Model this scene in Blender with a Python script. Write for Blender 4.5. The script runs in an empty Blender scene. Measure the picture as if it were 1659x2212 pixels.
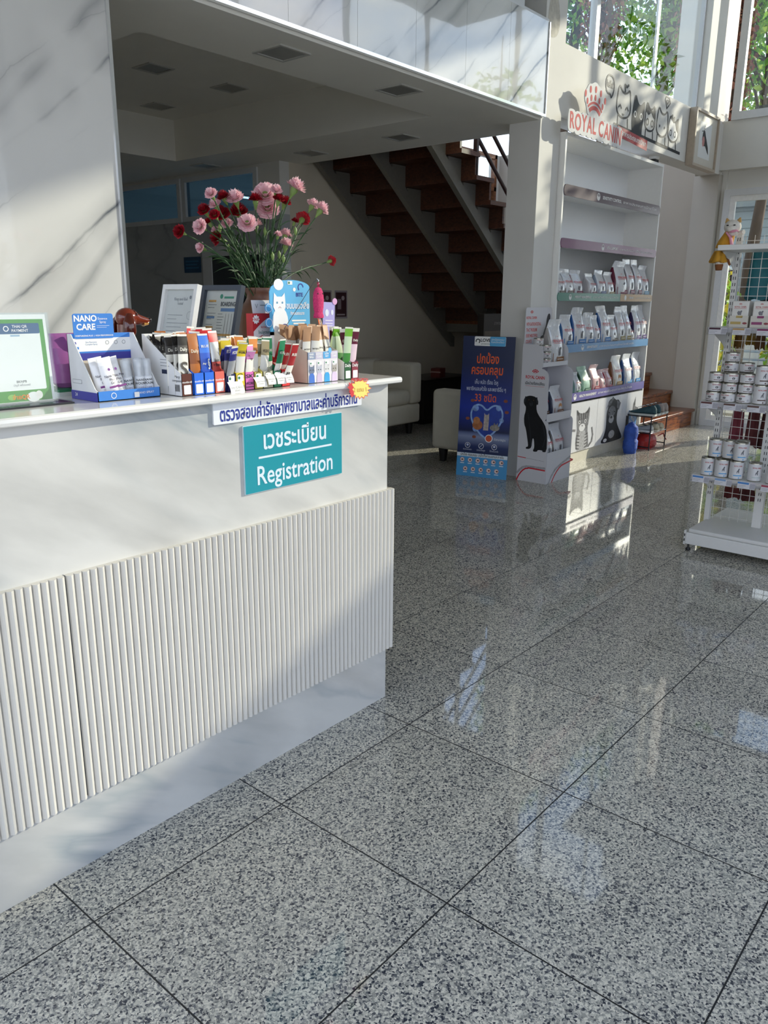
import bpy, bmesh, math, random
from mathutils import Vector, Matrix
PI = math.pi
scene = bpy.context.scene
col = scene.collection
# ---------------------------------------------------------------- camera
cd = bpy.data.cameras.new('camera'); cam = bpy.data.objects.new('camera', cd); col.objects.link(cam)
def cam_axes(yaw, pitch, roll):
    f = Vector((math.cos(pitch)*math.sin(yaw), math.cos(pitch)*math.cos(yaw), -math.sin(pitch)))
    r = Vector((math.cos(yaw), -math.sin(yaw), 0)); u = r.cross(f)
    c, s = math.cos(roll), math.sin(roll)
    return c*r + s*u, -s*r + c*u, f
r_, u_, f_ = cam_axes(0.866874497, 0.263469554, 0.00771505805)
cam.matrix_world = Matrix(((r_.x, u_.x, -f_.x, -2.03956), (r_.y, u_.y, -f_.y, -1.71893), (r_.z, u_.z, -f_.z, 1.43486), (0, 0, 0, 1)))
cd.sensor_width = 36.0; cd.sensor_fit = 'AUTO'; cd.lens = 1699.125/2212*36.0
cd.clip_start = 0.05; cd.clip_end = 200
scene.camera = cam
# ---------------------------------------------------------------- exposure, world, sun
vs = scene.view_settings
vs.view_transform = 'Standard'; vs.look = 'None'; vs.gamma = 1.0; vs.use_curve_mapping = False
vs.exposure = EXPOSURE = -0.12
SUN_W, SKY_W = 5.8, 2.35
scene.cycles.max_bounces = 10; scene.cycles.diffuse_bounces = 6; scene.cycles.glossy_bounces = 4
scene.cycles.transparent_max_bounces = 24; scene.cycles.sample_clamp_indirect = 6.0
sd = bpy.data.lights.new('sun', 'SUN'); sd.energy = SUN_W; sd.angle = math.radians(0.6); sd.color = (1.0, 0.9, 0.74)
sun = bpy.data.objects.new('sun', sd); col.objects.link(sun)
sun.rotation_euler = Vector((-1.0, 0.45, -0.385)).to_track_quat('-Z', 'Y').to_euler(); sun.location = (12, -4, 8)
w = bpy.data.worlds.new('sky'); scene.world = w; w.use_nodes = True
nt = w.node_tree; nt.nodes.clear()
def N(nt, t, **k):
    n = nt.nodes.new(t)
    for a, b in k.items(): setattr(n, a, b)
    return n
def ramp(nt, stops, interp='LINEAR'):
    n = nt.nodes.new('ShaderNodeValToRGB'); n.color_ramp.interpolation = interp
    e = n.color_ramp.elements
    while len(e) < len(stops): e.new(0.5)
    for i, (p, c) in enumerate(stops):
        e[i].position = p; e[i].color = (*c[:3], 1)
    return n
tc = N(nt, 'ShaderNodeTexCoord'); sx = N(nt, 'ShaderNodeSeparateXYZ'); nt.links.new(tc.outputs['Generated'], sx.inputs[0])
grad = ramp(nt, [(0.0, (.55, .56, .55)), (0.48, (.78, .77, .74)), (0.5, (.94, .95, .95)), (0.56, (.78, .87, .99)), (0.68, (.46, .63, .95)), (1.0, (.25, .45, .9))])
mr = N(nt, 'ShaderNodeMapRange'); mr.inputs[1].default_value = -1; mr.inputs[2].default_value = 1
nt.links.new(sx.outputs[2], mr.inputs[0]); nt.links.new(mr.outputs[0], grad.inputs[0])
mp = N(nt, 'ShaderNodeMapping'); mp.inputs['Scale'].default_value = (1.6, 1.6, 4.0); nt.links.new(tc.outputs['Generated'], mp.inputs[0])
cn = N(nt, 'ShaderNodeTexNoise'); cn.inputs['Scale'].default_value = 2.2; cn.inputs['Detail'].default_value = 7; cn.inputs['Roughness'].default_value = .55
nt.links.new(mp.outputs[0], cn.inputs['Vector'])
cr = ramp(nt, [(0.47, (0, 0, 0)), (0.62, (1, 1, 1))]); nt.links.new(cn.outputs[0], cr.inputs[0])
mx = N(nt, 'ShaderNodeMix', data_type='RGBA'); nt.links.new(cr.outputs[0], mx.inputs[0]); nt.links.new(grad.outputs[0], mx.inputs[6]); mx.inputs[7].default_value = (1.15, 1.15, 1.17, 1)
bg = N(nt, 'ShaderNodeBackground'); bg.inputs[1].default_value = SKY_W; nt.links.new(mx.outputs[2], bg.inputs[0])
wo = N(nt, 'ShaderNodeOutputWorld'); nt.links.new(bg.outputs[0], wo.inputs[0])
# ---------------------------------------------------------------- materials
def lin(h):
    h = h.lstrip('#'); o = []
    for i in (0, 2, 4):
        c = int(h[i:i+2], 16)/255
        o.append(c/12.92 if c <= .04045 else ((c+.055)/1.055)**2.4)
    return (*o, 1)
MATS = {}
def mat(hexc, rough=.5, metal=0, spec=.5, coat=0, var=.05, scale=30, bump=0, bscale=80, trans=0, subs=0):
    key = (hexc, rough, metal, spec, coat, var, scale, bump, bscale, trans, subs)
    if key in MATS: return MATS[key]
    m = bpy.data.materials.new('m_'+hexc.lstrip('#')); m.use_nodes = True; t = m.node_tree; b = t.nodes['Principled BSDF']
    b.inputs['Roughness'].default_value = rough; b.inputs['Metallic'].default_value = metal
    b.inputs['Specular IOR Level'].default_value = spec; b.inputs['Coat Weight'].default_value = coat; b.inputs['Coat Roughness'].default_value = .08
    c = lin(hexc)
    if var:
        co = N(t, 'ShaderNodeTexCoord'); no = N(t, 'ShaderNodeTexNoise'); no.inputs['Scale'].default_value = scale; no.inputs['Detail'].default_value = 3
        t.links.new(co.outputs['Object'], no.inputs['Vector'])
        rp = ramp(t, [(.3, tuple(x*(1-var) for x in c[:3])), (.7, tuple(min(1, x*(1+var)) for x in c[:3]))])
        t.links.new(no.outputs[0], rp.inputs[0]); t.links.new(rp.outputs[0], b.inputs['Base Color'])
    else: b.inputs['Base Color'].default_value = c
    if bump:
        co = N(t, 'ShaderNodeTexCoord'); no = N(t, 'ShaderNodeTexNoise'); no.inputs['Scale'].default_value = bscale
        t.links.new(co.outputs['Object'], no.inputs['Vector'])
        bp = N(t, 'ShaderNodeBump'); bp.inputs['Strength'].default_value = bump; bp.inputs['Distance'].default_value = .01
        t.links.new(no.outputs[0], bp.inputs['Height']); t.links.new(bp.outputs[0], b.inputs['Normal'])
    if subs:
        tr = N(t, 'ShaderNodeBsdfTranslucent'); tr.inputs[0].default_value = c
        ms = N(t, 'ShaderNodeMixShader'); ms.inputs[0].default_value = subs
        t.links.new(b.outputs[0], ms.inputs[1]); t.links.new(tr.outputs[0], ms.inputs[2]); t.links.new(ms.outputs[0], t.nodes['Material Output'].inputs[0])
    MATS[key] = m
    return m
def glass(name, tint=(1, 1, 1), refl=.08, rough=0.0):
    if name in MATS: return MATS[name]
    m = bpy.data.materials.new(name); m.use_nodes = True; t = m.node_tree; t.nodes.clear()
    o = N(t, 'ShaderNodeOutputMaterial'); tr = N(t, 'ShaderNodeBsdfTransparent'); tr.inputs[0].default_value = (*tint, 1)
    g = N(t, 'ShaderNodeBsdfGlossy'); g.inputs['Roughness'].default_value = rough
    lw = N(t, 'ShaderNodeLayerWeight'); lw.inputs[0].default_value = .5
    pw = N(t, 'ShaderNodeMath', operation='POWER'); pw.inputs[1].default_value = 5; t.links.new(lw.outputs['Facing'], pw.inputs[0])
    mm = N(t, 'ShaderNodeMath', operation='MULTIPLY_ADD'); mm.inputs[1].default_value = .5; mm.inputs[2].default_value = refl*.4
    t.links.new(pw.outputs[0], mm.inputs[0])
    ms = N(t, 'ShaderNodeMixShader'); t.links.new(mm.outputs[0], ms.inputs[0]); t.links.new(tr.outputs[0], ms.inputs[1]); t.links.new(g.outputs[0], ms.inputs[2]); t.links.new(ms.outputs[0], o.inputs[0])
    MATS[name] = m
    return m
def granite():
    m = bpy.data.materials.new('granite_tiles'); m.use_nodes = True; t = m.node_tree; b = t.nodes['Principled BSDF']; L = t.links.new
    co = N(t, 'ShaderNodeTexCoord'); 
    def vor(sc, feat='F1'):
        v = N(t, 'ShaderNodeTexVoronoi'); v.inputs['Scale'].default_value = sc; v.feature = feat
        return v
    wn = N(t, 'ShaderNodeTexNoise'); wn.inputs['Scale'].default_value = 140; wn.inputs['Detail'].default_value = 2; L(co.outputs['Object'], wn.inputs['Vector'])
    wv = N(t, 'ShaderNodeVectorMath', operation='MULTIPLY_ADD'); wv.inputs[1].default_value = (.009, .009, 0); L(wn.outputs['Color'], wv.inputs[0]); L(co.outputs['Object'], wv.inputs[2])
    v1 = vor(215); L(wv.outputs[0], v1.inputs['Vector'])
    s1 = N(t, 'ShaderNodeSeparateColor'); L(v1.outputs['Color'], s1.inputs[0])
    r1 = ramp(t, [(0.0, lin('#3f424a')), (0.10, lin('#6c6d6e')), (0.22, lin('#a19f95')), (0.46, lin('#c7c2b4')), (0.76, lin('#e0dac9'))], 'CONSTANT'); L(s1.outputs[0], r1.inputs[0])
    v2 = vor(330); L(wv.outputs[0], v2.inputs['Vector']); s2 = N(t, 'ShaderNodeSeparateColor'); L(v2.outputs['Color'], s2.inputs[0])
    r2 = ramp(t, [(0, (.5, .51, .55)), (.16, (1, 1, 1))], 'CONSTANT'); L(s2.outputs[1], r2.inputs[0])
    mu = N(t, 'ShaderNodeMix', data_type='RGBA', blend_type='MULTIPLY'); mu.inputs[0].default_value = .8; L(r1.outputs[0], mu.inputs[6]); L(r2.outputs[0], mu.inputs[7])
    # tone of each slab and the joints
    mp = N(t, 'ShaderNodeVectorMath', operation='ADD'); mp.inputs[1].default_value = (1.298+6, .193+6, 0); L(co.outputs['Object'], mp.inputs[0])
    sc = N(t, 'ShaderNodeVectorMath', operation='SCALE'); sc.inputs['Scale'].default_value = 1/.6; L(mp.outputs[0], sc.inputs[0])
    fl = N(t, 'ShaderNodeVectorMath', operation='FLOOR'); L(sc.outputs[0], fl.inputs[0])
    wh = N(t, 'ShaderNodeTexWhiteNoise', noise_dimensions='2D'); L(fl.outputs[0], wh.inputs['Vector'])
    mr = N(t, 'ShaderNodeMapRange'); mr.inputs[3].default_value = .92; mr.inputs[4].default_value = 1.06; L(wh.outputs[0], mr.inputs[0])
    m2 = N(t, 'ShaderNodeVectorMath', operation='SCALE'); L(mu.outputs[2], m2.inputs[0]); L(mr.outputs[0], m2.inputs['Scale'])
    fr = N(t, 'ShaderNodeVectorMath', operation='FRACTION'); L(sc.outputs[0], fr.inputs[0])
    sx = N(t, 'ShaderNodeSeparateXYZ'); L(fr.outputs[0], sx.inputs[0])
    def edge(o):
        a = N(t, 'ShaderNodeMath', operation='SUBTRACT'); a.inputs[1].default_value = .5; L(o, a.inputs[0])
        c = N(t, 'ShaderNodeMath', operation='ABSOLUTE'); L(a.outputs[0], c.inputs[0])
        d = N(t, 'ShaderNodeMath', operation='GREATER_THAN'); d.inputs[1].default_value = .5-.0034; L(c.outputs[0], d.inputs[0]); return d
    e1, e2 = edge(sx.outputs[0]), edge(sx.outputs[1])
    mxx = N(t, 'ShaderNodeMath', operation='MAXIMUM'); L(e1.outputs[0], mxx.inputs[0]); L(e2.outputs[0], mxx.inputs[1])
    fm = N(t, 'ShaderNodeMix', data_type='RGBA'); L(mxx.outputs[0], fm.inputs[0]); L(m2.outputs[0], fm.inputs[6]); fm.inputs[7].default_value = (.012, .013, .015, 1)
    L(fm.outputs[2], b.inputs['Base Color'])
    rr = N(t, 'ShaderNodeMapRange'); rr.inputs[3].default_value = .035; rr.inputs[4].default_value = .5; L(mxx.outputs[0], rr.inputs[0]); L(rr.outputs[0], b.inputs['Roughness'])
    b.inputs['Specular IOR Level'].default_value = .5
    return m
def marble(name, base, vein, scale, ang, strength, rough=.12, soft=.5, coat=0, wav=0):
    m = bpy.data.materials.new(name); m.use_nodes = True; t = m.node_tree; b = t.nodes['Principled BSDF']; L = t.links.new
    co = N(t, 'ShaderNodeTexCoord'); mp = N(t, 'ShaderNodeMapping'); mp.inputs['Rotation'].default_value = (0, ang, 0); mp.inputs['Scale'].default_value = (scale*.35, scale, scale)
    mp0 = N(t, 'ShaderNodeMapping'); mp0.inputs['Rotation'].default_value = (0, ang, 0); L(co.outputs['Object'], mp0.inputs[0])
    mp1 = N(t, 'ShaderNodeMapping'); mp1.inputs['Scale'].default_value = (scale*.3, scale*.5, scale); L(mp0.outputs[0], mp1.inputs[0])
    n1 = N(t, 'ShaderNodeTexNoise'); n1.inputs['Scale'].default_value = 1.0; n1.inputs['Detail'].default_value = 5; n1.inputs['Roughness'].default_value = .5; n1.inputs['Distortion'].default_value = .3
    L(mp1.outputs[0], n1.inputs['Vector'])
    a = N(t, 'ShaderNodeMath', operation='SUBTRACT'); a.inputs[1].default_value = .5; L(n1.outputs[0], a.inputs[0])
    c = N(t, 'ShaderNodeMath', operation='ABSOLUTE'); L(a.outputs[0], c.inputs[0])
    rv = ramp(t, [(0.0, (1, 1, 1)), (.012+.02*soft, (.35, .35, .35)), (.03+.14*soft, (0, 0, 0))]); L(c.outputs[0], rv.inputs[0])
    n2 = N(t, 'ShaderNodeTexNoise'); n2.inputs['Scale'].default_value = .8; n2.inputs['Detail'].default_value = 2; L(mp1.outputs[0], n2.inputs['Vector'])
    r2 = ramp(t, [(.42, (0, 0, 0)), (.62, (1, 1, 1))]); L(n2.outputs[0], r2.inputs[0])
    mu = N(t, 'ShaderNodeMath', operation='MULTIPLY'); L(rv.outputs[0], mu.inputs[0]); L(r2.outputs[0], mu.inputs[1])
    ml = N(t, 'ShaderNodeMath', operation='MULTIPLY'); ml.inputs[1].default_value = strength; L(mu.outputs[0], ml.inputs[0])
    n3 = N(t, 'ShaderNodeTexNoise'); n3.inputs['Scale'].default_value = 2.2; n3.inputs['Detail'].default_value = 6; L(mp1.outputs[0], n3.inputs['Vector'])
    r3 = ramp(t, [(.35, tuple(x*(1-.16*soft) for x in lin(base)[:3])), (.6, lin(base))]); L(n3.outputs[0], r3.inputs[0])
    fm = N(t, 'ShaderNodeMix', data_type='RGBA'); L(ml.outputs[0], fm.inputs[0]); L(r3.outputs[0], fm.inputs[6]); fm.inputs[7].default_value = lin(vein)
    L(fm.outputs[2], b.inputs['Base Color']); b.inputs['Roughness'].default_value = rough; b.inputs['Coat Weight'].default_value = coat; b.inputs['Coat Roughness'].default_value = .02; b.inputs['Coat IOR'].default_value = 1.9
    if wav:
        nb = N(t, 'ShaderNodeTexNoise'); nb.inputs['Scale'].default_value = 5; nb.inputs['Detail'].default_value = 1; L(co.outputs['Object'], nb.inputs['Vector'])
        bp = N(t, 'ShaderNodeBump'); bp.inputs['Strength'].default_value = wav; bp.inputs['Distance'].default_value = .004; L(nb.outputs[0], bp.inputs['Height']); L(bp.outputs[0], b.inputs['Normal']); L(bp.outputs[0], b.inputs['Coat Normal'])
    return m
def veined(name, base, vein, ang=math.radians(40)):                   # polished white slab with a few long slanted veins
    m = bpy.data.materials.new(name); m.use_nodes = True; t = m.node_tree; b = t.nodes['Principled BSDF']; L = t.links.new
    co = N(t, 'ShaderNodeTexCoord')
    def noise(sc, det, rough=.5):
        n = N(t, 'ShaderNodeTexNoise'); n.inputs['Scale'].default_value = sc; n.inputs['Detail'].default_value = det; n.inputs['Roughness'].default_value = rough; L(co.outputs['Object'], n.inputs['Vector']); return n
    def mth(op, a, bv, c=None):
        n = N(t, 'ShaderNodeMath', operation=op)
        for i, v in enumerate((a, bv, c)):
            if v is None: continue
            if isinstance(v, (int, float)): n.inputs[i].default_value = v
            else: L(v, n.inputs[i])
        return n.outputs[0]
    col_ = None
    n3 = noise(1.4, 4); r3 = ramp(t, [(.35, tuple(x*.93 for x in lin(base)[:3])), (.65, lin(base))]); L(n3.outputs[0], r3.inputs[0]); col_ = r3.outputs[0]
    for fr_, an, off, wd, st, ds in ((2.3, ang, .1, .034, 1.0, .32), (1.5, ang*1.12, .55, .07, .5, .45), (3.4, ang*.95, .3, .014, .28, .4)):
        d = N(t, 'ShaderNodeVectorMath', operation='DOT_PRODUCT'); d.inputs[1].default_value = (-math.sin(an), 0, math.cos(an)); L(co.outputs['Object'], d.inputs[0])
        nz = noise(1.1*fr_/2, 5, .55); s1 = mth('MULTIPLY_ADD', nz.outputs[0], ds*.5, d.outputs['Value']); s2 = mth('MULTIPLY_ADD', s1, fr_, off); fc = mth('FRACT', s2, None); ab = mth('ABSOLUTE', mth('SUBTRACT', fc, .5), None)
        rp = ramp(t, [(0.0, (1, 1, 1)), (wd*.4, (.6, .6, .6)), (wd*.8, (.28, .28, .28)), (wd*3, (.12, .12, .12)), (wd*5.5, (0, 0, 0))]); L(ab, rp.inputs[0])
        mk = noise(2.1, 2); rk_ = ramp(t, [(.38, (.05, .05, .05)), (.54, (1, 1, 1))]); L(mk.outputs[0], rk_.inputs[0])
        am = mth('MULTIPLY', mth('MULTIPLY', rp.outputs[0], rk_.outputs[0]), st)
        fm = N(t, 'ShaderNodeMix', data_type='RGBA'); L(am, fm.inputs[0]); L(col_, fm.inputs[6]); fm.inputs[7].default_value = lin(vein); col_ = fm.outputs[2]
    L(col_, b.inputs['Base Color']); b.inputs['Roughness'].default_value = .06; b.inputs['Coat Weight'].default_value = 1; b.inputs['Coat Roughness'].default_value = .02; b.inputs['Coat IOR'].default_value = 1.8
    nb = noise(4, 1); bp = N(t, 'ShaderNodeBump'); bp.inputs['Strength'].default_value = .14; bp.inputs['Distance'].default_value = .004; L(nb.outputs[0], bp.inputs['Height']); L(bp.outputs[0], b.inputs['Normal']); L(bp.outputs[0], b.inputs['Coat Normal'])
    return m
def wood(name, c1, c2, rough=.25, axis=(1, 12, 12)):
    m = bpy.data.materials.new(name); m.use_nodes = True; t = m.node_tree; b = t.nodes['Principled BSDF']; L = t.links.new
    co = N(t, 'ShaderNodeTexCoord'); mp = N(t, 'ShaderNodeMapping'); mp.inputs['Scale'].default_value = axis; L(co.outputs['Object'], mp.inputs[0])
    n = N(t, 'ShaderNodeTexNoise'); n.inputs['Scale'].default_value = 3; n.inputs['Detail'].default_value = 6; n.inputs['Distortion'].default_value = .8; L(mp.outputs[0], n.inputs['Vector'])
    r = ramp(t, [(.35, lin(c1)), (.65, lin(c2))]); L(n.outputs[0], r.inputs[0]); L(r.outputs[0], b.inputs['Base Color'])
    b.inputs['Roughness'].default_value = rough
    return m
def emit(hexc, s):
    m = bpy.data.materials.new('lamp_'+hexc.lstrip('#')); m.use_nodes = True; t = m.node_tree; b = t.nodes['Principled BSDF']
    b.inputs['Base Color'].default_value = lin(hexc); b.inputs['Emission Color'].default_value = lin(hexc); b.inputs['Emission Strength'].default_value = s
    return m
# ---------------------------------------------------------------- mesh helpers
GLY = {}
def glyphs(s, bold=0.0, align='CENTER'):
    if any('\u0e00' <= ch <= '\u0e7f' for ch in s): bold = min(bold, .02)
    k = (s, bold, align)
    if k in GLY: return GLY[k]
    c = bpy.data.curves.new('g', 'FONT'); c.body = s; c.align_x = align; c.align_y = 'CENTER'; c.resolution_u = 3; c.offset = bold
    o = bpy.data.objects.new('g', c); col.objects.link(o)
    dg = bpy.context.evaluated_depsgraph_get(); me = bpy.data.meshes.new_from_object(o.evaluated_get(dg))
    vs_ = [tuple(v.co) for v in me.vertices]; fs_ = []
    for p in me.polygons:
        ix = list(p.vertices); ar = sum(vs_[ix[i]][0]*vs_[ix[(i+1) % len(ix)]][1]-vs_[ix[(i+1) % len(ix)]][0]*vs_[ix[i]][1] for i in range(len(ix)))/2
        if abs(ar) > 1e-7: fs_.append(tuple(ix if ar > 0 else ix[::-1]))
    r = (vs_, fs_)
    bpy.data.objects.remove(o); bpy.data.curves.remove(c); bpy.data.meshes.remove(me)
    GLY[k] = r
    return r
def T(x=0, y=0, z=0): return Matrix.Translation((x, y, z))
def RX(a): return Matrix.Rotation(a, 4, 'X')
def RY(a): return Matrix.Rotation(a, 4, 'Y')
def RZ(a): return Matrix.Rotation(a, 4, 'Z')
def FR(o, u, v):
    u = Vector(u).normalized(); v = Vector(v); v = (v-u*v.dot(u)).normalized(); n = u.cross(v)
    return Matrix(((u.x, v.x, n.x, o[0]), (u.y, v.y, n.y, o[1]), (u.z, v.z, n.z, o[2]), (0, 0, 0, 1)))
def FY(x, y, z): return FR((x, y, z), (1, 0, 0), (0, 0, 1))       # a face looking to -y
def FX(x, y, z): return FR((x, y, z), (0, -1, 0), (0, 0, 1))      # a face looking to -x
def rrect(w, h, r, n=4, cx=0, cy=0):
    p = []
    for (sx, sy, a0) in ((1, -1, -PI/2), (1, 1, 0), (-1, 1, PI/2), (-1, -1, PI)):
        for i in range(n+1):
            a = a0+PI/2*i/n
            p.append((cx+sx*(w/2-r)+r*math.cos(a), cy+sy*(h/2-r)+r*math.sin(a)))
    return p
def circ(r, n=20, cx=0, cy=0, ry=None): return [(cx+r*math.cos(2*PI*i/n), cy+(ry or r)*math.sin(2*PI*i/n)) for i in range(n)]
class MB:
    def __init__(self): self.v, self.f, self.mi, self.mats, self.sm = [], [], [], [], []
    def m(self, mt):
        if mt not in self.mats: self.mats.append(mt)
        return self.mats.index(mt)
    def add(self, vs, fs, mt, M=None, smooth=False):
        b = len(self.v); k = self.m(mt)
        self.v += [tuple(M @ Vector(p)) for p in vs] if M else [tuple(p) for p in vs]
        for f in fs:
            self.f.append(tuple(b+i for i in f)); self.mi.append(k); self.sm.append(smooth)
    def box(self, x0, x1, y0, y1, z0, z1, mt, M=None, bev=0, seg=2):
        if bev:
            bm = bmesh.new(); bmesh.ops.create_cube(bm, size=1)
            for v in bm.verts: v.co = Vector(((x0+x1)/2+v.co.x*(x1-x0), (y0+y1)/2+v.co.y*(y1-y0), (z0+z1)/2+v.co.z*(z1-z0)))
            bmesh.ops.bevel(bm, geom=bm.edges[:], offset=bev, segments=seg, affect='EDGES', profile=.5)
            bm.verts.index_update()
            self.add([tuple(v.co) for v in bm.verts], [tuple(v.index for v in f.verts) for f in bm.faces], mt, M, seg > 2); bm.free(); return
        vs = [(x, y, z) for z in (z0, z1) for y in (y0, y1) for x in (x0, x1)]
        self.add(vs, [(0, 2, 3, 1), (4, 5, 7, 6), (0, 1, 5, 4), (2, 6, 7, 3), (0, 4, 6, 2), (1, 3, 7, 5)], mt, M)
    def poly(self, pts, mt, M=None, z=0.0): self.add([(p[0], p[1], z) for p in pts], [tuple(range(len(pts)))], mt, M)
    def rect(self, x0, x1, y0, y1, mt, M=None, z=0.0): self.poly([(x0, y0), (x1, y0), (x1, y1), (x0, y1)], mt, M, z)
    def prism(self, pts, z0, z1, mt, M=None, side=None):
        n = len(pts); vs = [(p[0], p[1], z0) for p in pts]+[(p[0], p[1], z1) for p in pts]
        self.add(vs, [tuple(range(n-1, -1, -1)), tuple(range(n, 2*n))], mt, M)
        self.add(vs, [(i, (i+1) % n, n+(i+1) % n, n+i) for i in range(n)], side or mt, M)
    def ring(self, r0, r1, mt, M=None, z=0.0, n=24, a0=0, a1=2*PI, cx=0, cy=0):
        k = n+1; vs = []
        for i in range(k):
            a = a0+(a1-a0)*i/n
            vs += [(cx+r0*math.cos(a), cy+r0*math.sin(a), z), (cx+r1*math.cos(a), cy+r1*math.sin(a), z)]
        self.add(vs, [(2*i, 2*i+1, 2*i+3, 2*i+2) for i in range(n)], mt, M)
    def line(self, pts, wd, mt, M=None, z=0.0):                    # a drawn stroke
        for (a, b) in zip(pts, pts[1:]):
            d = Vector((b[0]-a[0], b[1]-a[1])); 
            if d.length < 1e-9: continue
            nx, ny = -d.y/d.length*wd/2, d.x/d.length*wd/2; ex, ey = d.x/d.length*wd*.3, d.y/d.length*wd*.3
            self.poly([(a[0]-nx-ex, a[1]-ny-ey), (b[0]-nx+ex, b[1]-ny+ey), (b[0]+nx+ex, b[1]+ny+ey), (a[0]+nx-ex, a[1]+ny-ey)], mt, M, z); z += 2e-6
    def tube(self, path, rad, mt, n=8, M=None, smooth=True, flat=1.0):
        path = [Vector(p) for p in path]; k = len(path); rr = rad if isinstance(rad, (list, tuple)) else [rad]*k
        vs = []; t0 = (path[1]-path[0]).normalized(); up = Vector((0, 0, 1)) if abs(t0.z) < .9 else Vector((1, 0, 0))
        a = t0.cross(up).normalized()
        for i in range(k):
            t = (path[min(i+1, k-1)]-path[max(i-1, 0)]).normalized(); a = (a-t*a.dot(t)).normalized(); b = t.cross(a)
            for j in range(n):
                q = path[i]+(a*math.cos(2*PI*j/n)+b*math.sin(2*PI*j/n)*flat)*rr[i]; vs.append(tuple(q))
        fs = [(i*n+j, i*n+(j+1) % n, (i+1)*n+(j+1) % n, (i+1)*n+j) for i in range(k-1) for j in range(n)]
        self.add(vs, fs, mt, M, smooth); self.add(vs, [tuple(range(n-1, -1, -1)), tuple(range((k-1)*n, k*n))], mt, M)
    def lathe(self, prof, mt, n=24, M=None, smooth=True, sx=1, sy=1):
        k = len(prof); vs = [(r*math.cos(2*PI*j/n)*sx, r*math.sin(2*PI*j/n)*sy, z) for r, z in prof for j in range(n)]
        fs = [(i*n+j, i*n+(j+1) % n, (i+1)*n+(j+1) % n, (i+1)*n+j) for i in range(k-1) for j in range(n)]
        self.add(vs, fs, mt, M, smooth)
        if prof[0][0] > 1e-6: self.add(vs, [tuple(range(n-1, -1, -1))], mt, M)
        if prof[-1][0] > 1e-6: self.add(vs, [tuple(range((k-1)*n, k*n))], mt, M)
    def ball(self, rx, ry, rz, mt, M=None, n=16, k=9):
        self.lathe([(max(1e-4, math.sin(PI*i/k)), -math.cos(PI*i/k)) for i in range(k+1)], mt, n, (M or Matrix()) @ Matrix.Diagonal((rx, ry, rz, 1)))
    def loft(self, rings, mt, M=None, smooth=True, caps=True, mats=None):
        n = len(rings[0]); vs = [p for r in rings for p in r]
        for i in range(len(rings)-1):
            self.add(vs[i*n:(i+2)*n], [(j, (j+1) % n, n+(j+1) % n, n+j) for j in range(n)], mats[i] if mats else mt, M, smooth)
        if caps:
            self.add(rings[0], [tuple(range(n-1, -1, -1))], mats[0] if mats else mt, M); self.add(rings[-1], [tuple(range(n))], mats[-1] if mats else mt, M)
    def text(self, s, size, mt, M=None, bold=0.0, align='CENTER', z=0.0, xs=1.0, wrap=0, x=0, y=0, fit=None):
        v, f = glyphs(s, bold, align)
        if not v: return
        if fit: xs = fit/max(1e-6, (max(p[0] for p in v)-min(p[0] for p in v))*size)
        pts = [(x+p[0]*size*xs, y+p[1]*size, z) for p in v]
        if wrap: pts = [(wrap*math.sin(p[0]/wrap), p[1], wrap*math.cos(p[0]/wrap)+p[2]) for p in pts]
        self.add(pts, f, mt, M)
    def extr_text(self, s, size, d, mt, M=None, bold=0.0):
        v, f = glyphs(s, bold); self.text(s, size, mt, M, bold, z=d)
    def obj(self, name, parent=None, loc=None, rotz=0, weld=False):
        me = bpy.data.meshes.new(name); me.from_pydata(self.v, [], self.f)
        for mt in self.mats: me.materials.append(mt)
        me.polygons.foreach_set('material_index', self.mi); me.polygons.foreach_set('use_smooth', self.sm); me.update()
        o = bpy.data.objects.new(name, me); col.objects.link(o)
        if parent: o.parent = parent
        if loc: o.location = loc
        if rotz: o.rotation_euler = (0, 0, rotz)
        return o
def tag(o, label, cat, group=None, kind=None):
    o['label'] = label; o['category'] = cat
    if group: o['group'] = group
    if kind: o['kind'] = kind
    return o
def thing(name, label, cat, loc=(0, 0, 0), rotz=0, group=None):
    o = bpy.data.objects.new(name, None); o.empty_display_size = .05; col.objects.link(o)
    o.location = loc; o.rotation_euler = (0, 0, rotz)
    return tag(o, label, cat, group)
def struct(o): o['kind'] = 'structure'; return o
def dup(root, loc, rotz=None, label=None, group=None):
    r = root.copy(); col.objects.link(r); r.location = loc
    if rotz is not None: r.rotation_euler = (0, 0, rotz) if not isinstance(rotz, tuple) else rotz
    if label: r['label'] = label
    if group: r['group'] = group
    for ch in list(root.children):
        c = ch.copy(); col.objects.link(c); c.parent = r
        for g in list(ch.children):
            d = g.copy(); col.objects.link(d); d.parent = c
    return r
ORD = ['first', 'second', 'third', 'fourth', 'fifth', 'sixth', 'seventh', 'eighth', 'ninth', 'tenth', 'eleventh', 'twelfth', 'thirteenth', 'fourteenth', 'fifteenth', 'sixteenth', 'seventeenth', 'eighteenth', 'nineteenth', 'twentieth']
WHITE = mat('#e9e9e6', .45); WALL = mat('#dcdad4', .7, var=.02, scale=4); WALL2 = mat('#c9c2b6', .75, var=.03, scale=4)
ALU = mat('#d4d6d8', .35, spec=.5, var=.02); CHROME = mat('#e8eaec', .12, 1, var=0); BLACK = mat('#131416', .5); RED = mat('#d1202e', .4, var=0); DARK = mat('#22262b', .5)
PAPER = mat('#f1f0ee', .6, var=.01); NAVY = mat('#1c2f8f', .45, var=0); TEAL = mat('#2c98a6', .18, coat=.5, var=0); GREY = mat('#8e9093', .5)
PANE = glass('window_glass', (.93, .96, .95), .08)
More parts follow.
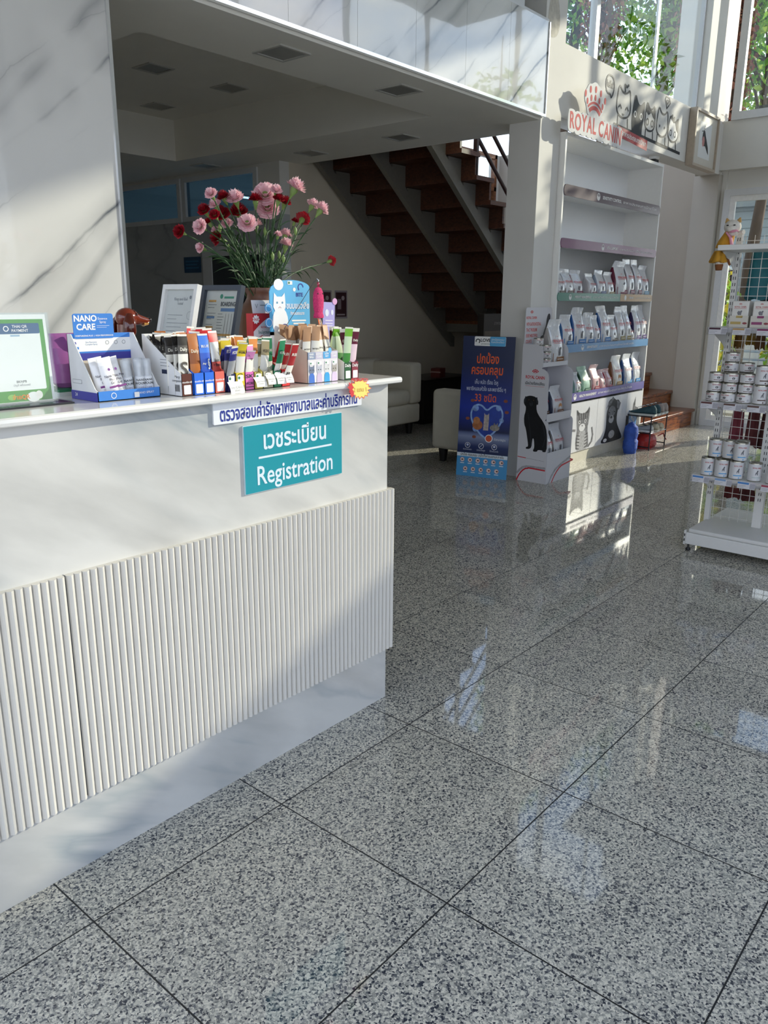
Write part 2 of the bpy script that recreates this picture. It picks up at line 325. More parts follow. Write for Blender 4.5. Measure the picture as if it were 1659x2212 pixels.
def sm(pts, n=2, closed=True):                                      # corner cutting: softens a drawn outline
    for _ in range(n):
        o = []; k = len(pts)
        for i in range(k if closed else k-1):
            a, b = pts[i], pts[(i+1) % k]; o += [(a[0]*.75+b[0]*.25, a[1]*.75+b[1]*.25), (a[0]*.25+b[0]*.75, a[1]*.25+b[1]*.75)]
        pts = o if closed else [pts[0]]+o+[pts[-1]]
    return pts
def twidth(s, size, bold=0.0, align='LEFT'):
    v, f = glyphs(s, bold, align); return (max(p[0] for p in v)-min(p[0] for p in v))*size
def frost(name, white, k):
    if name in MATS: return MATS[name]
    m = mat(white, .25, coat=.3, var=0, scale=31+k).copy(); t = m.node_tree; b = t.nodes['Principled BSDF']; tr = N(t, 'ShaderNodeBsdfTransparent'); ms = N(t, 'ShaderNodeMixShader'); ms.inputs[0].default_value = k
    t.links.new(tr.outputs[0], ms.inputs[1]); t.links.new(b.outputs[0], ms.inputs[2]); t.links.new(ms.outputs[0], t.nodes['Material Output'].inputs[0]); MATS[name] = m; return m
def crown(mb, M, s, mt, z=0.0):                                     # five rays of dots over a curved band
    for k, a in enumerate((-50, -25, 0, 25, 50)):
        a = math.radians(a)
        for rr, q in ((.62, .105), (.37, .085)):
            mb.poly(circ(q*s, 12, math.sin(a)*rr*s, math.cos(a)*rr*s-.1*s, q*s*1.25), mt, M, z)
    mb.ring(.14*s, .2*s, mt, M, z, 12, math.radians(35), math.radians(145), 0, -.12*s)
# ================================================================ SETTING
FLOORM = granite()
MARB = veined('wall_marble', '#e8e7e4', '#545a64')
MARBC = marble('counter_marble', '#d4d2cd', '#939ca1', 3.0, math.radians(-30), .85, rough=.25, soft=1.5)
mb = MB(); mb.box(-6, 9, -6.5, 9.2, -.06, 0, FLOORM); struct(mb.obj('floor'))
def wallbox(name, *a, m=WALL, **k):
    mb = MB(); mb.box(*a, m, **k); return struct(mb.obj(name))
# marble clad pillar and fascia with metal trims
wp = MB(); wp.box(-5, .018, 1.57, 1.72, 0, 3.42, MARB); wl = struct(wp.obj('wall_left'))
wf = MB()
for i in range(7):
    a, b = .018+i*.52, min(3.655, .018+(i+1)*.52-.002)
    wf.box(a, b, 1.57, 1.72, 2.785, 3.40, MARB)
fas = struct(wf.obj('wall_upper'))
t = MB(); t.box(.018, .034, 1.562, 1.60, 0, 2.79, CHROME); struct(t.obj('trim_1'))
t = MB(); t.box(.034, 3.665, 1.562, 1.59, 2.768, 2.786, CHROME); t.box(3.655, 3.667, 1.562, 1.6, 2.786, 3.40, CHROME); struct(t.obj('trim_2'))
t = MB(); t.box(-5, 3.66, 1.575, 1.8, 3.40, 3.42, ALU); struct(t.obj('trim_3'))
# upstairs window strip over the fascia
u = MB(); u.box(.5, 3.45, 1.66, 1.70, 3.42, 3.50, ALU); u.box(3.38, 3.45, 1.66, 1.70, 3.5, 6, ALU); u.box(.5, 3.38, 1.675, 1.685, 3.5, 6, mat('#1d2a36', .08, var=0)); struct(u.obj('window_4'))
wallbox('wall_upstairs', -5, .5, 1.66, 1.8, 3.42, 6.3); wallbox('wall_upper_back', .5, 3.7, 1.80, 1.9, 3.42, 6.3)
# waiting room ceiling: lowered border round a raised tray
WARM = mat('#d3c9b6', .75, var=.02, scale=4); CEIL = mat('#ebe7dd', .8, var=.02, scale=3)
c = MB(); X0, X1, Y0, Y1, Z = .58, 3.05, 2.17, 5.35, 2.75
c.box(-5, 3.95, 1.60, Y0, Z, 3.38, CEIL); c.box(-5, 3.95, Y1, 9, Z, 3.38, CEIL); c.box(-5, X0, Y0, Y1, Z, 3.38, CEIL); c.box(X1, 3.95, Y0, Y1, Z, 3.38, CEIL); c.box(X0, X1, Y0, Y1, 3.12, 3.38, CEIL)
struct(c.obj('ceiling'))
wallbox('wall_partition', 3.65, 3.78, 4.5, 9, 0, 2.26, m=marble('dark_room_marble', '#b9bcbe', '#6a7076', 1.2, math.radians(-40), .8))
wallbox('wall_partition_top', 3.65, 3.78, 4.5, 9, 2.72, 2.75)
wallbox('wall_partition_end', 3.65, 3.78, 4.5, 4.82, 2.26, 2.72)
DKGL = mat('#15212c', .06, coat=.5, var=0)
for i, (a, b) in enumerate(((4.88, 6.03), (6.18, 7.38), (7.5, 8.9))):
    u = MB(); u.box(3.63, 3.70, a-.06, a, 2.26, 2.72, ALU); u.box(3.63, 3.70, b, b+.06, 2.26, 2.72, ALU); u.box(3.63, 3.70, a, b, 2.26, 2.31, ALU); u.box(3.63, 3.70, a, b, 2.67, 2.72, ALU)
    fo = struct(u.obj('window_%d' % (5+i))); g = MB(); g.box(3.66, 3.665, a, b, 2.31, 2.67, glass('dim_glass', (.35, .5, .62), .1)); g.obj('pane', fo)
u = MB(); u.box(3.62, 3.66, 5.60, 5.76, 0, 1.98, ALU); u.box(3.62, 3.66, 4.62, 4.76, 0, 1.98, ALU); u.box(3.62, 3.66, 4.76, 5.6, 1.88, 1.98, ALU); u.box(3.63, 3.655, 4.76, 5.6, 0, 1.88, DKGL); d = struct(u.obj('door_2'))
h = MB(); h.box(3.58, 3.62, 5.5, 5.53, .95, 1.15, CHROME); h.obj('door_handle', d)
wallbox('wall_rear', 3.78, 7.9, 4.5, 4.62, 0, 2.3, m=WARM); wallbox('wall_rear_left', -5, 3.65, 8.9, 9, 0, 2.75); wallbox('wall_rear_end', 3.78, 7.9, 8.9, 9, 0, 2.9)
wallbox('wall_rear_top', 3.78, 6.45, 4.5, 4.62, 2.3, 4.0, m=WARM); wallbox('wall_rear_post', 7.55, 7.9, 4.5, 4.62, 2.3, 3.3)
u = MB(); FRW = wood('stained_frame', '#6a3b20', '#8a5530', .3)
for a in (6.45, 6.98, 7.5): u.box(a, a+.05, 4.49, 4.55, 2.3, 3.3, FRW)
u.box(6.45, 7.55, 4.49, 4.55, 2.3, 2.36, FRW); u.box(6.45, 7.55, 4.49, 4.55, 2.85, 2.9, FRW); u.box(6.45, 7.55, 4.49, 4.55, 3.25, 3.3, FRW); wn = struct(u.obj('window_8')); g = MB(); g.box(6.5, 7.5, 4.52, 4.525, 2.36, 3.3, PANE); g.obj('pane', wn)
wallbox('wall_side', -5.1, -5, 1.57, 9, 0, 6.3)
# column, beam, corner
COLM = mat('#dfddd8', .75, var=.03, scale=3)
wallbox('column', 3.64, 3.95, 1.59, 1.86, 0, 6.3, m=COLM)
wallbox('beam', 3.95, 7.7, 1.60, 1.80, 2.82, 3.335, m=COLM)
wallbox('column_corner', 7.0, 7.8, 1.62, 1.95, 3.335, 6.3)
wallbox('wall_stair', 7.62, 7.9, 1.86, 4.5, 0, 3.3, m=mat('#b3aa9c', .75, var=.02, scale=4)); wallbox('pilaster', 7.60, 7.9, 1.58, 1.86, 0, 2.82, m=mat('#bab4a9', .75, var=.02, scale=4))
st = MB(); rr = random.Random(5)
st.poly(sm([(3.66, 3.36), (3.70, 3.32), (3.80, 3.33), (3.845, 3.4), (3.84, 3.5), (3.79, 3.62), (3.72, 3.66), (3.69, 3.58)], 2), mat('#cfcabe', .9, var=.2, scale=18), FR((0, 1.5885, 0), (1, 0, 0), (0, 0, 1))); struct(st.obj('wall_patch'))
# window over the beam
def frame(mb, u0, u1, v0, v1, t, d, mt, M):
    mb.box(u0, u0+t, v0, v1, 0, d, mt, M); mb.box(u1-t, u1, v0, v1, 0, d, mt, M); mb.box(u0+t, u1-t, v0, v0+t, 0, d, mt, M); mb.box(u0+t, u1-t, v1-t, v1, 0, d, mt, M)
u = MB(); M = FY(0, 1.74, 0); frame(u, 3.95, 7.02, 3.335, 6.2, .035, .05, ALU, M); u.box(4.60, 4.66, 3.37, 6.17, 0, .06, ALU, M); u.box(5.95, 6.0, 3.37, 6.17, -.02, .0, ALU, M)
wn = struct(u.obj('window_1')); g = MB(); g.box(3.98, 6.99, 1.70, 1.705, 3.37, 6.17, PANE); g.obj('pane', wn)
wallbox('roof_stair', 3.7, 7.9, 1.8, 4.6, 7.6, 7.7)
# wall with the glazed door and the high window
wallbox('wall_right', 7.7, 7.9, -5, -.38, 0, 2.86); wallbox('wall_right_post', 7.72, 7.9, 1.53, 1.60, 0, 2.86); wallbox('wall_right_head', 7.75, 7.9, -.38, 1.53, 2.66, 2.86); wallbox('beam_right', 7.62, 7.9, -5, 1.62, 2.86, 3.36)
wallbox('wall_right_end', 7.62, 7.9, -5, -4.2, 3.36, 4.9)
u = MB(); M = FX(7.72, 0, 0); frame(u, -1.53, .38, 0, 2.66, .07, .05, ALU, M); u.box(-.42, -.36, .07, 2.59, 0, .05, ALU, M); frame(u, -1.46, -.42, .07, 2.59, .06, .04, WHITE, M)
d = struct(u.obj('door_1')); g = MB(); g.box(7.735, 7.74, -.31, 1.46, .07, 2.6, PANE); g.obj('pane', d)
u = MB(); M = FX(7.66, 0, 0); frame(u, -1.52, 4.2, 3.36, 6.25, .08, .07, ALU, M)
for a in (-.2, 1.15, 2.6): u.box(a, a+.05, 3.44, 6.17, 0, .05, ALU, M)
wn = struct(u.obj('window_2')); g = MB(); g.box(7.65, 7.655, -4.12, 1.44, 3.44, 6.17, PANE); g.obj('pane', wn)
# the rest of the hall behind the photographer
wallbox('ceiling_hall', -3.5, 7.9, -5.1, 1.8, 6.3, 6.4)
wallbox('wall_front_low', 2.0, 7.9, -5.1, -5, 0, 3.4); wallbox('wall_front_high', 2.0, 7.9, -5.1, -5, 6.2, 6.4); wallbox('wall_front_return', 1.9, 2.0, -5.1, -3.4, 0, 6.3)
wallbox('glare_block_wall', 2.0, 4.7, -5.1, -5, 3.4, 6.2)  # unseen block added to keep bright glazing out of the pillar's reflection
for i, a in enumerate((4.7, 6.2)): wallbox('mullion', a, a+.06, -5.06, -5, 3.4, 6.2, m=ALU)
wallbox('wall_entrance_top', -3.5, 2.0, -3.5, -3.4, 3.15, 6.3); wallbox('wall_entrance_sill', -3.5, 2.0, -3.46, -3.4, 0, .12, m=ALU)
for i, a in enumerate((-3.46, -1.6, .2)): wallbox('mullion', a, a+.07, -3.46, -3.4, .12, 3.15, m=ALU)
wallbox('wall_side_top', -3.5, -3.4, -3.4, 1.57, 3.15, 6.3); wallbox('wall_side_sill', -3.46, -3.4, -3.4, 1.57, 0, .12, m=ALU)
for i, a in enumerate((-1.6, .1)): wallbox('mullion', -3.46, -3.4, a, a+.07, .12, 3.15, m=ALU)
# outside ground and unseen eaves added to cut off the high sun
gm = MB(); gm.box(-60, 80, -60, 60, -.3, -.07, mat('#a8a79f', .9, var=.1, scale=2)); struct(gm.obj('ground_outside'))
ev = MB(); ev.box(7.9, 11.7, -5.1, 3.0, 6.46, 6.56, mat('#c6c8ca', .6)); struct(ev.obj('sun_cut_eaves'))
# ================================================================ RECEPTION COUNTER
TOP = 1.186
ct = thing('reception_counter', 'white marble reception counter with ribbed front panel and overhanging worktop', 'counter', (0, 0, 0))
b = MB(); b.box(-2.4, 0, 0, .62, 0, 1.166, MARBC); b.obj('body', ct)
b = MB()
prof = [(-.030, 1.166), (-.036, 1.169), (-.038, 1.176), (-.036, 1.183), (-.030, 1.186)]
pr = [(.0, y, z) for y, z in prof]
rings = []
for x in (-2.45, .030): rings.append([(x, y, z) for y, z in prof]+[(x, .66, 1.186), (x, .66, 1.166)])
rings.append([(.036, y if y > -.03 else -.031, z) for y, z in [(-.028, 1.169), (-.033, 1.171), (-.034, 1.176), (-.033, 1.181), (-.028, 1.183)]]+[(.036, .66, 1.183), (.036, .66, 1.169)])
b.loft(rings, mat('#eceae5', .12, coat=.3, var=.03, scale=6), smooth=False); b.obj('worktop', ct)
RIBM = mat('#d4d0c8', .6, var=.02, scale=8)
def ribs(x0, n, pitch=.02, d=.011):
    mb = MB(); pts = []
    for i in range(n):
        for k in range(7):
            a = PI*k/6; pts.append((x0+pitch*(i+.5)-math.cos(a)*pitch*.46, -.010-math.sin(a)*d))
    vs = [(x, y, .203) for x, y in pts]+[(x, y, .80) for x, y in pts]; m = len(pts)
    mb.add(vs, [(i, i+1, m+i+1, m+i) for i in range(m-1)], RIBM, None, False)
    mb.add([(x, y, .203) for x, y in pts]+[(x0+pitch*n, 0.002, .203), (x0, 0.002, .203)], [tuple(range(m+2))], RIBM)
    mb.add([(x, y, .80) for x, y in pts]+[(x0+pitch*n, 0.002, .80), (x0, 0.002, .80)], [tuple(range(m+1, -1, -1))], RIBM)
    xe = x0+pitch*n
    mb.add([(xe, 0.3, .203), (xe, -.010, .203), (xe, -.010, .8), (xe, .3, .8)], [(0, 1, 2, 3)], RIBM)
    return mb.obj('ribbed_panel', ct)
ribs(-1.191+.0012, 60, .0202); ribs(-1.191-.0012-60*.02, 60, .02)
# signs on the front
sg = thing('banner_sign', 'long white acrylic banner with dark blue lettering under the counter edge', 'sign', (-.436, 0, 1.136))
b = MB(); b.prism(rrect(.594, .062, .003), 0, .006, mat('#eef0f3', .15, coat=.4, var=0), FY(0, -.0005, 0)); bd = b.obj('board', sg)
b = MB(); b.text('ตรวจสอบค่ารักษาพยาบาลและค่าบริการที่นี่', .05, NAVY, FY(0, -.0072, 0), bold=.02, fit=.55, y=-.008); b.obj('lettering', sg)
sg = thing('registration_sign', 'teal acrylic registration sign with white lettering on the counter front', 'sign', (-.4325, 0, .9915))
b = MB(); b.prism(rrect(.402, .199, .002), 0, .004, mat('#c9d9dd', .1, var=0), FY(0, -.0005, 0), None); b.prism(rrect(.398, .195, .002), .004, .0055, TEAL, FY(0, -.0005, 0), mat('#a8d4da', .1, var=0)); b.obj('board', sg)
b = MB(); M = FY(0, -.0066, 0); WL = mat('#dbe9f2', .4, var=0)
b.text('เวชระเบียน', .072, WL, M, bold=.02, fit=.255, y=.047); b.obj('thai_lettering', sg); b = MB(); b.rect(-.148, .152, -.001, .005, WL, M); b.obj('divider_line', sg); b = MB(); b.text('Registration', .078, WL, M, bold=.012, fit=.31, y=-.053); b.obj('english_lettering', sg)
# promotion starburst
pc = thing('promotion_tag', 'yellow starburst promotion tag with red edge taped to the counter edge', 'tag', (-.187, -.0395, 1.163), 0)
def star(n, r0, r1, sx=1.0, sy=1.0, rnd=None):
    return [((r0 if i % 2 else r1)*math.cos(PI*i/n)*sx*(1+(rnd.uniform(-.08, .1) if rnd else 0)), (r0 if i % 2 else r1)*math.sin(PI*i/n)*sy) for i in range(2*n)]
b = MB(); M = FR((0, -.004, 0), (1, .0, -.04), (0, .12, 1)); q = random.Random(2)
b.prism(star(15, .036, .046, 1.1, .72, q), -.0006, 0, mat('#d9432f', .5), M); b.poly(star(15, .033, .042, 1.1, .70, random.Random(2)), mat('#f6d86a', .5, var=.03), M, .0004)
b.text('PROMOTION', .0135, RED, M, bold=.02, z=.0009, y=.028, fit=.078); b.text('2 แถม 1', .019, mat('#b98a2c', .5, var=0), M, z=.0009, y=-.003)
b.obj('card', pc); b = MB(); b.poly(star(6, .008, .015, 1, 1.4), RED, M @ T(-.044, .006, .0012)); b.poly(circ(.009, 12, -.040, -.012, .012), RED, M, .0014); b.obj('bow', pc)
# ================================================================ GOODS ON THE COUNTER
# payment stand (its square code panel is left blank)
qs = thing('payment_stand', 'clear acrylic payment stand with green and white card at counter edge', 'sign stand', (-1.163, .13, TOP), 0)
ACR = glass('clear_acrylic', (.95, .97, .97), .1)
b = MB(); M = FR((0, .012, .003), (1, 0, 0), (0, .06, 1)); b.box(-.083, .078, .0, .211, .0014, .004, ACR, M); b.box(-.083, .078, 0, .211, -.004, -.0014, ACR, M); b.obj('holder', qs)
b = MB(); b.box(-.10, .094, -.035, .05, .004, .006, ACR); b.box(-.10, .094, -.036, .05, 0.0005, .004, mat('#17181b', .2)); b.obj('base', qs)
b = MB(); b.box(-.076, .071, .006, .207, -.0012, .0006, PAPER, M); b.rect(-.076, .064, .007, .196, mat('#4f9a3c', .5, var=0), M, .0009); b.poly(rrect(.122, .15, .004, cx=-.008, cy=.108), PAPER, M, .0011)
b.poly(rrect(.122, .024, .003, cx=-.008, cy=.175), mat('#2c5a86', .5, var=0), M, .0013); b.text('THAI QR', .009, PAPER, M, bold=.01, z=.0016, x=.006, y=.1795); b.text('PAYMENT', .009, PAPER, M, bold=.01, z=.0016, x=.006, y=.170); b.ring(.0045, .0065, PAPER, M, .0015, 16, cx=-.026, cy=.175)
b.rect(-.018, .004, .157, .161, mat('#9db9d0', .5, var=0), M, .0013); b.text('BKNPB', .008, DARK, M, z=.0013, x=-.006, y=.053); b.text('บัญชี พร้อมเพย์', .0065, GREY, M, z=.0013, x=-.006, y=.045)
b.poly(circ(.016, 16, .018, .016, .012), PAPER, M, .0013); b.poly(circ(.009, 12, .032, .02, .010), PAPER, M, .0014); b.poly(circ(.01, 12, -.034, .018, .007), mat('#8fc15a', .5, var=0), M, .0013); b.text('จ่ายQR', .014, mat('#e7903a', .5, var=0), M, bold=.03, z=.0015, x=-.012, y=.017); b.obj('payment_card', qs)
# purple bag of wipes and a green box behind
pb = thing('purple_pouch', 'translucent purple zip pouch standing behind the payment stand', 'pouch', (-.965, .30, TOP), 0)
b = MB(); PUR = mat('#a763a4', .3, coat=.3, var=.12, scale=18); q = random.Random(8)
rings = [[(x*wd, y*dd+q.uniform(-.003, .003), z) for x, y in circ(1, 14)] for z, wd, dd in ((.018, .035, .022), (.03, .05, .028), (.08, .053, .026), (.12, .05, .014), (.15, .048, .003), (.158, .048, .002))]
b.loft(rings, PUR); b.obj('pouch_body', pb); b = MB(); b.box(.0, .008, -.02, -.012, .03, .155, mat('#c998c8', .3)); b.obj('zip_strip', pb)
gb = MB(); gb.box(-.06, .07, -.05, .05, 0, .010, mat('#cfd7d4', .5)); gb.box(-.058, .068, -.048, .048, .010, .017, mat('#2c7a55', .5)); go = gb.obj('flat_box', None, (-.965, .30, TOP)); tag(go, 'flat green and white box lying under the purple pouch', 'box')
# nano care display box
nb = thing('counter_display_box', 'blue and white open display box with tall blue header, holding tubes and sprays', 'display box', (-.932, .068, TOP+.0005), 0)
CARD = mat('#e6e6e6', .6, var=.02); BLU = mat('#3a7fd0', .4, var=.02); PURB = mat('#3b3a9a', .4, var=.02); INSD = mat('#cfc3b4', .7, var=.03)
b = MB(); W2 = .089; D = .125
b.box(-W2, W2, 0, .002, 0, .025, BLU); b.box(-W2, W2, 0, D, 0, .002, CARD); b.obj('tray_front', nb)
for s in (-1, 1):
    b = MB(); sp = [(0, 0), (D, 0), (D, .16), (D-.02, .16), (D-.06, .105), (.01, .03), (0, .025)]
    b.prism(sp, 0, .002, CARD, FR((s*W2-(.002 if s > 0 else 0), 0, 0), (0, 1, 0), (0, 0, 1)) , CARD)
    if s < 0:
        b.rect(-D, 0, 0, .022, PURB, FX(-W2-.0006, 0, 0)); b.text('24', .012, PAPER, FX(-W2-.0012, 0, 0), x=-.1, y=.012); b.rect(-D+.012, -D+.055, .04, .05, GREY, FX(-W2-.0006, 0, 0)); b.rect(-D+.013, -D+.054, .041, .049, CARD, FX(-W2-.0008, 0, 0))
    b.obj('side_panel', nb)
b = MB(); b.box(-W2, W2, D-.002, D, 0, .16, INSD); M = FY(0, D-.0026, 0)
b.rect(-W2, W2, .148, .16, BLU, M); b.rect(-W2, W2, .115, .148, PAPER, M); b.rect(-W2, W2, .111, .115, BLU, M); b.rect(-W2, W2, .093, .111, PURB, M)
for k, x in enumerate((.02, .045, .068)): b.ring(.004, .0052, GREY, M, .0003, 12, cx=x, cy=.136)
b.text('Skin Recovery\nComplex Spray', .0055, mat('#5c7da8', .5, var=0), M, z=.0003, x=-.025, y=.135); b.rect(-.082, -.06, .121, .127, BLU, M, .0003); b.poly(circ(.004, 12, -.07, .136), PURB, M, .0003); b.obj('back_panel', nb)
b = MB(); M = FY(-.015, D-.0022, .16); b.prism(rrect(.112, .062, .006, cy=.018), 0, .002, BLU, M); b.text('NANO\nCARE', .021, PAPER, M, bold=.03, z=.0024, x=-.022, y=.026); b.text('Essence\nSpray', .0085, PAPER, M, z=.0024, x=.026, y=.032); b.rect(.008, .044, .018, .0187, PAPER, M, .0024); b.rect(.008, .036, .014, .0146, PAPER, M, .0024)
b.text('MOISTURIZING PLUS  |  HIGH PERFORMANCE', .0052, PAPER, M, bold=.02, z=.0024, y=-.006); b.obj('header_card', nb)
b = MB(); M = FY(0, -.0006, 0); b.text('NANO SPRAY', .008, PAPER, M, x=.045, y=.014); b.ring(.006, .0075, PAPER, M, 0, 18, cx=-.046, cy=.013); b.rect(.012, .026, .004, .017, PAPER, M, .0003); b.obj('lettering', nb)
# tubes
def make_tube():
    t = thing('gel_tube', '', 'tube')
    b = MB(); TW = mat('#f0eff0', .25, coat=.3, var=.01); rings = []
    for z, wx, dy in ((.012, .0165, .0165), (.03, .0172, .0155), (.06, .018, .011), (.085, .0185, .005), (.094, .0188, .0012), (.104, .0188, .001)): rings.append([(x*wx, y*dy, z) for x, y in circ(1, 20)])
    b.loft(rings, TW); M = FR((0, -.0164, .045), (1, 0, 0), (0, .17, 1))
    b.text('Nano Pro\nPlus\nGel', .0088, mat('#2b2140', .5, var=0), M, bold=.01, y=.004); b.rect(-.014, .014, -.017, -.012, mat('#7a2f7e', .5, var=0), M, .0004); b.poly(circ(.0035, 10, 0, .029), mat('#7a3f8e', .5, var=0), M @ T(0, 0, .0022)); b.text('skin gel', .005, GREY, M, y=-.022); b.obj('tube_body', t)
    b = MB(); b.lathe([(.012, 0), (.0128, .002), (.0128, .011), (.0115, .013)], WHITE, 20); b.obj('cap', t)
    return t
tb = make_tube(); TP = [(-.993, .105, -.20, 'behind at the left of the row'), (-.978, .088, -.22, 'standing in front'), (-.950, .102, -.24, 'leaning at the right of the three tubes')]
for i, (x, y, ry, s) in enumerate(TP):
    o = tb if i == 0 else dup(tb, (0, 0, 0)); o.location = (x+.012, y, TOP+.003); o.rotation_euler = (-.10, ry*.7, 0); tag(o, 'white gel tube %s in the blue display box' % s, 'tube', 'gel tubes in the display box')
def make_spray():
    t = thing('spray_bottle', '', 'spray bottle'); b = MB(); b.lathe([(.0118, 0), (.0128, .001), (.0128, .046), (.012, .05), (.006, .052)], mat('#e4e6ea', .3, coat=.2, var=.01), 20)
    b.text('NANO\nWOUND', .0085, DARK, None if 0 else RX(PI/2), bold=.02, wrap=.0131, y=.036); b.text('▪ spray', .0045, PURB, RX(PI/2), wrap=.0131, y=.022); b.obj('bottle_body', t)
    b = MB(); b.lathe([(.0122, .05), (.0122, .088), (.0108, .094), (.001, .0945)], frost('frosted_cap', '#e8ecf0', .42), 20); b.obj('cap', t)
    b = MB(); b.lathe([(.004, .052), (.004, .072), (.007, .073), (.007, .084), (.001, .085)], mat('#dfe3e8', .5), 12); b.obj('nozzle', t); return t
sp = make_spray(); SP = [(-.909, .105, 'first from the tubes'), (-.890, .135, 'behind and between the first two'), (-.879, .100, 'second in the front row'), (-.860, .130, 'behind at the box side'), (-.857, .098, 'last in the front row')]
for i, (x, y, s) in enumerate(SP):
    o = sp if i == 0 else dup(sp, (0, 0, 0)); o.location = (x, y, TOP+.003); o.rotation_euler = (-.06, -.08 if i == 0 else -.03, -.3); tag(o, 'white capped nano spray bottle, %s of the blue display box' % s, 'spray bottle', 'spray bottles in the display box')
# dachshund figurine
dg = thing('dog_figurine', 'glossy brown ceramic dog figurine lifting its head behind the display box', 'figurine', (-.745, .35, TOP), 0)
CER = mat('#6e2a16', .12, coat=.6, var=.15, scale=25); b = MB()
b.tube([(-.012, 0, 0), (-.02, 0, .05), (-.016, 0, .10), (-.012, 0, .145), (-.008, 0, .172)], [.040, .036, .028, .024, .027], CER, 16); b.ball(.033, .028, .029, CER, T(-.006, 0, .193))
b.tube([(.01, 0, .194), (.03, 0, .188), (.055, 0, .184), (.066, 0, .185)], [.024, .016, .0115, .007], CER, 14); b.tube([(-.02, 0, .03), (.06, .02, .03), (.12, .03, .045), (.14, .03, .04)], [.04, .045, .04, .02], CER, 14); b.obj('body', dg)
for s in (-1, 1):
    b = MB(); b.tube([(-.012, s*.026, .205), (-.02, s*.036, .185), (-.022, s*.038, .155), (-.016, s*.032, .132)], [.008, .017, .019, .006], mat('#571f10', .12, coat=.6, var=.1), 12, flat=.5); b.obj('ear', dg)
b = MB(); b.ball(.007, .008, .007, mat('#1b1010', .2, coat=.5), T(.069, 0, .187)); b.ball(.004, .004, .004, BLACK, T(.016, -.0185, .203)); b.obj('nose', dg)
b = MB(); b.tube([(.045, -.002, .178), (.062, -.002, .178)], [.010, .006], mat('#b98a4a', .2, coat=.5), 10); b.obj('muzzle', dg)
# ---------------------------------------------------------------- slot boxes with stick sachets
def slot_box(name, x0, x1, front, label, y0=.017, fh=.058, bh=.155, dep=.17, side=CARD, txt=None, deco=None, shape='slope'):
    t = thing(name, label, 'display box', ((x0+x1)/2, y0, TOP+.0005)); W = (x1-x0)/2; b = MB()
    b.box(-W, W, 0, .0012, 0, fh, front); b.box(-W, W, 0, dep, 0, .0012, side); b.box(-W, W, dep-.0012, dep, 0, bh, side)
    b.obj('tray', t)
    for s in (-1, 1):
        b = MB(); b.prism([(0, 0), (dep, 0), (dep, bh), (dep-.01, bh), (.012, fh+.006), (0, fh)], 0, .001, side, FR((s*W-(.001 if s > 0 else 0), 0, 0), (0, 1, 0), (0, 0, 1)))
        if s < 0 and name == 'sachet_box' and deco == 'daily':
            M = FX(-W-.0006, 0, 0); b.text('Mergi\ncompanion', .010, DARK, M, x=-.018, y=.045); [b.rect(-.03+.0018*k, -.0292+.0018*k, .012, .03, DARK, M) for k in range(12)]
            b.rect(-.085, -.062, .055, .066, mat('#26304e', .5, var=0), M); [b.rect(-.09, -.05-.006*k, .075+.008*k, .0765+.008*k, GREY, M) for k in range(3)]
        b.obj('side_panel', t)
    b = MB(); M = FY(0, -.0006, 0); w2 = 2*W
    if txt:
        for (s, sz, y, mt) in txt: b.text(s, sz, mt, M, bold=.02, y=y, fit=min(w2*.9, .03))
    if deco == 'blank_code' or deco == 'daily': b.poly(rrect(.022, .024, .002, cy=.017), PAPER, M, .0002)
    if deco == 'tag': b.poly(rrect(.021, .017, .003, cy=.035), PAPER, M, .0003); b.poly(circ(.004, 10, -.005, .036), mat('#2b7a55', .5, var=0), M, .0005); b.ring(.010, .0115, DARK, M, .0002, 16, cy=.037)
    b.obj('front_print', t); return t
def sachet_mesh(w, h, th, rows, bend, q, text=None, tmat=None, side=None):
    mb = MB(); fr = [0, .045, .14, .32, .5, .68, .82, .93, .97, 1.0]; tk = [.05, .06, .7, 1, 1, .95, .7, .15, .06, .05]; cx = [-.5, -.3, 0, .3, .5]; cf = [.06, .75, 1, .75, .06]
    tw = q.uniform(-.25, .25)
    def pos(f, c, s, k): 
        x = cx[c]*w; y = s*tk[k]*cf[c]*th/2+bend*f*f*h+tw*x*f
        return (x, y, f*h*(1-.15*abs(bend)*f))
    for s in (-1, 1):
        vs = [pos(f, c, s, k) for k, f in enumerate(fr) for c in range(5)]; b0 = len(mb.v); mb.v += vs
        for k in range(len(fr)-1):
            mt = rows(fr[k]+.01) if s < 0 or side is None else side
            for c in range(4):
                i = b0+k*5+c; f = (i, i+1, i+6, i+5); mb.f.append(f if s < 0 else f[::-1]); mb.mi.append(mb.m(mt)); mb.sm.append(True)
    for (s, sz, f, mt) in (text or []):
        a = pos(f, 2, -1, 4); g = Vector((0, 2*bend*f, 1)); mb.text(s, sz, mt, FR((0, a[1]-.0009-abs(tw)*.002, f*h), (1, tw*f, 0), g), bold=.02, fit=w*.74)
    return mb
def rows_of(*st):
    def r(f):
        for lim, m in st:
            if f < lim: return m
        return st[-1][1]
    return r
FW = mat('#e9e6dc', .35, coat=.2, var=.02); SILV = mat('#b9bcc2', .25, .6, var=.05); BLK = mat('#1d1a19', .3, coat=.2); KR = mat('#b58a66', .5, var=.06); CREAM = mat('#d8cdb8', .45)
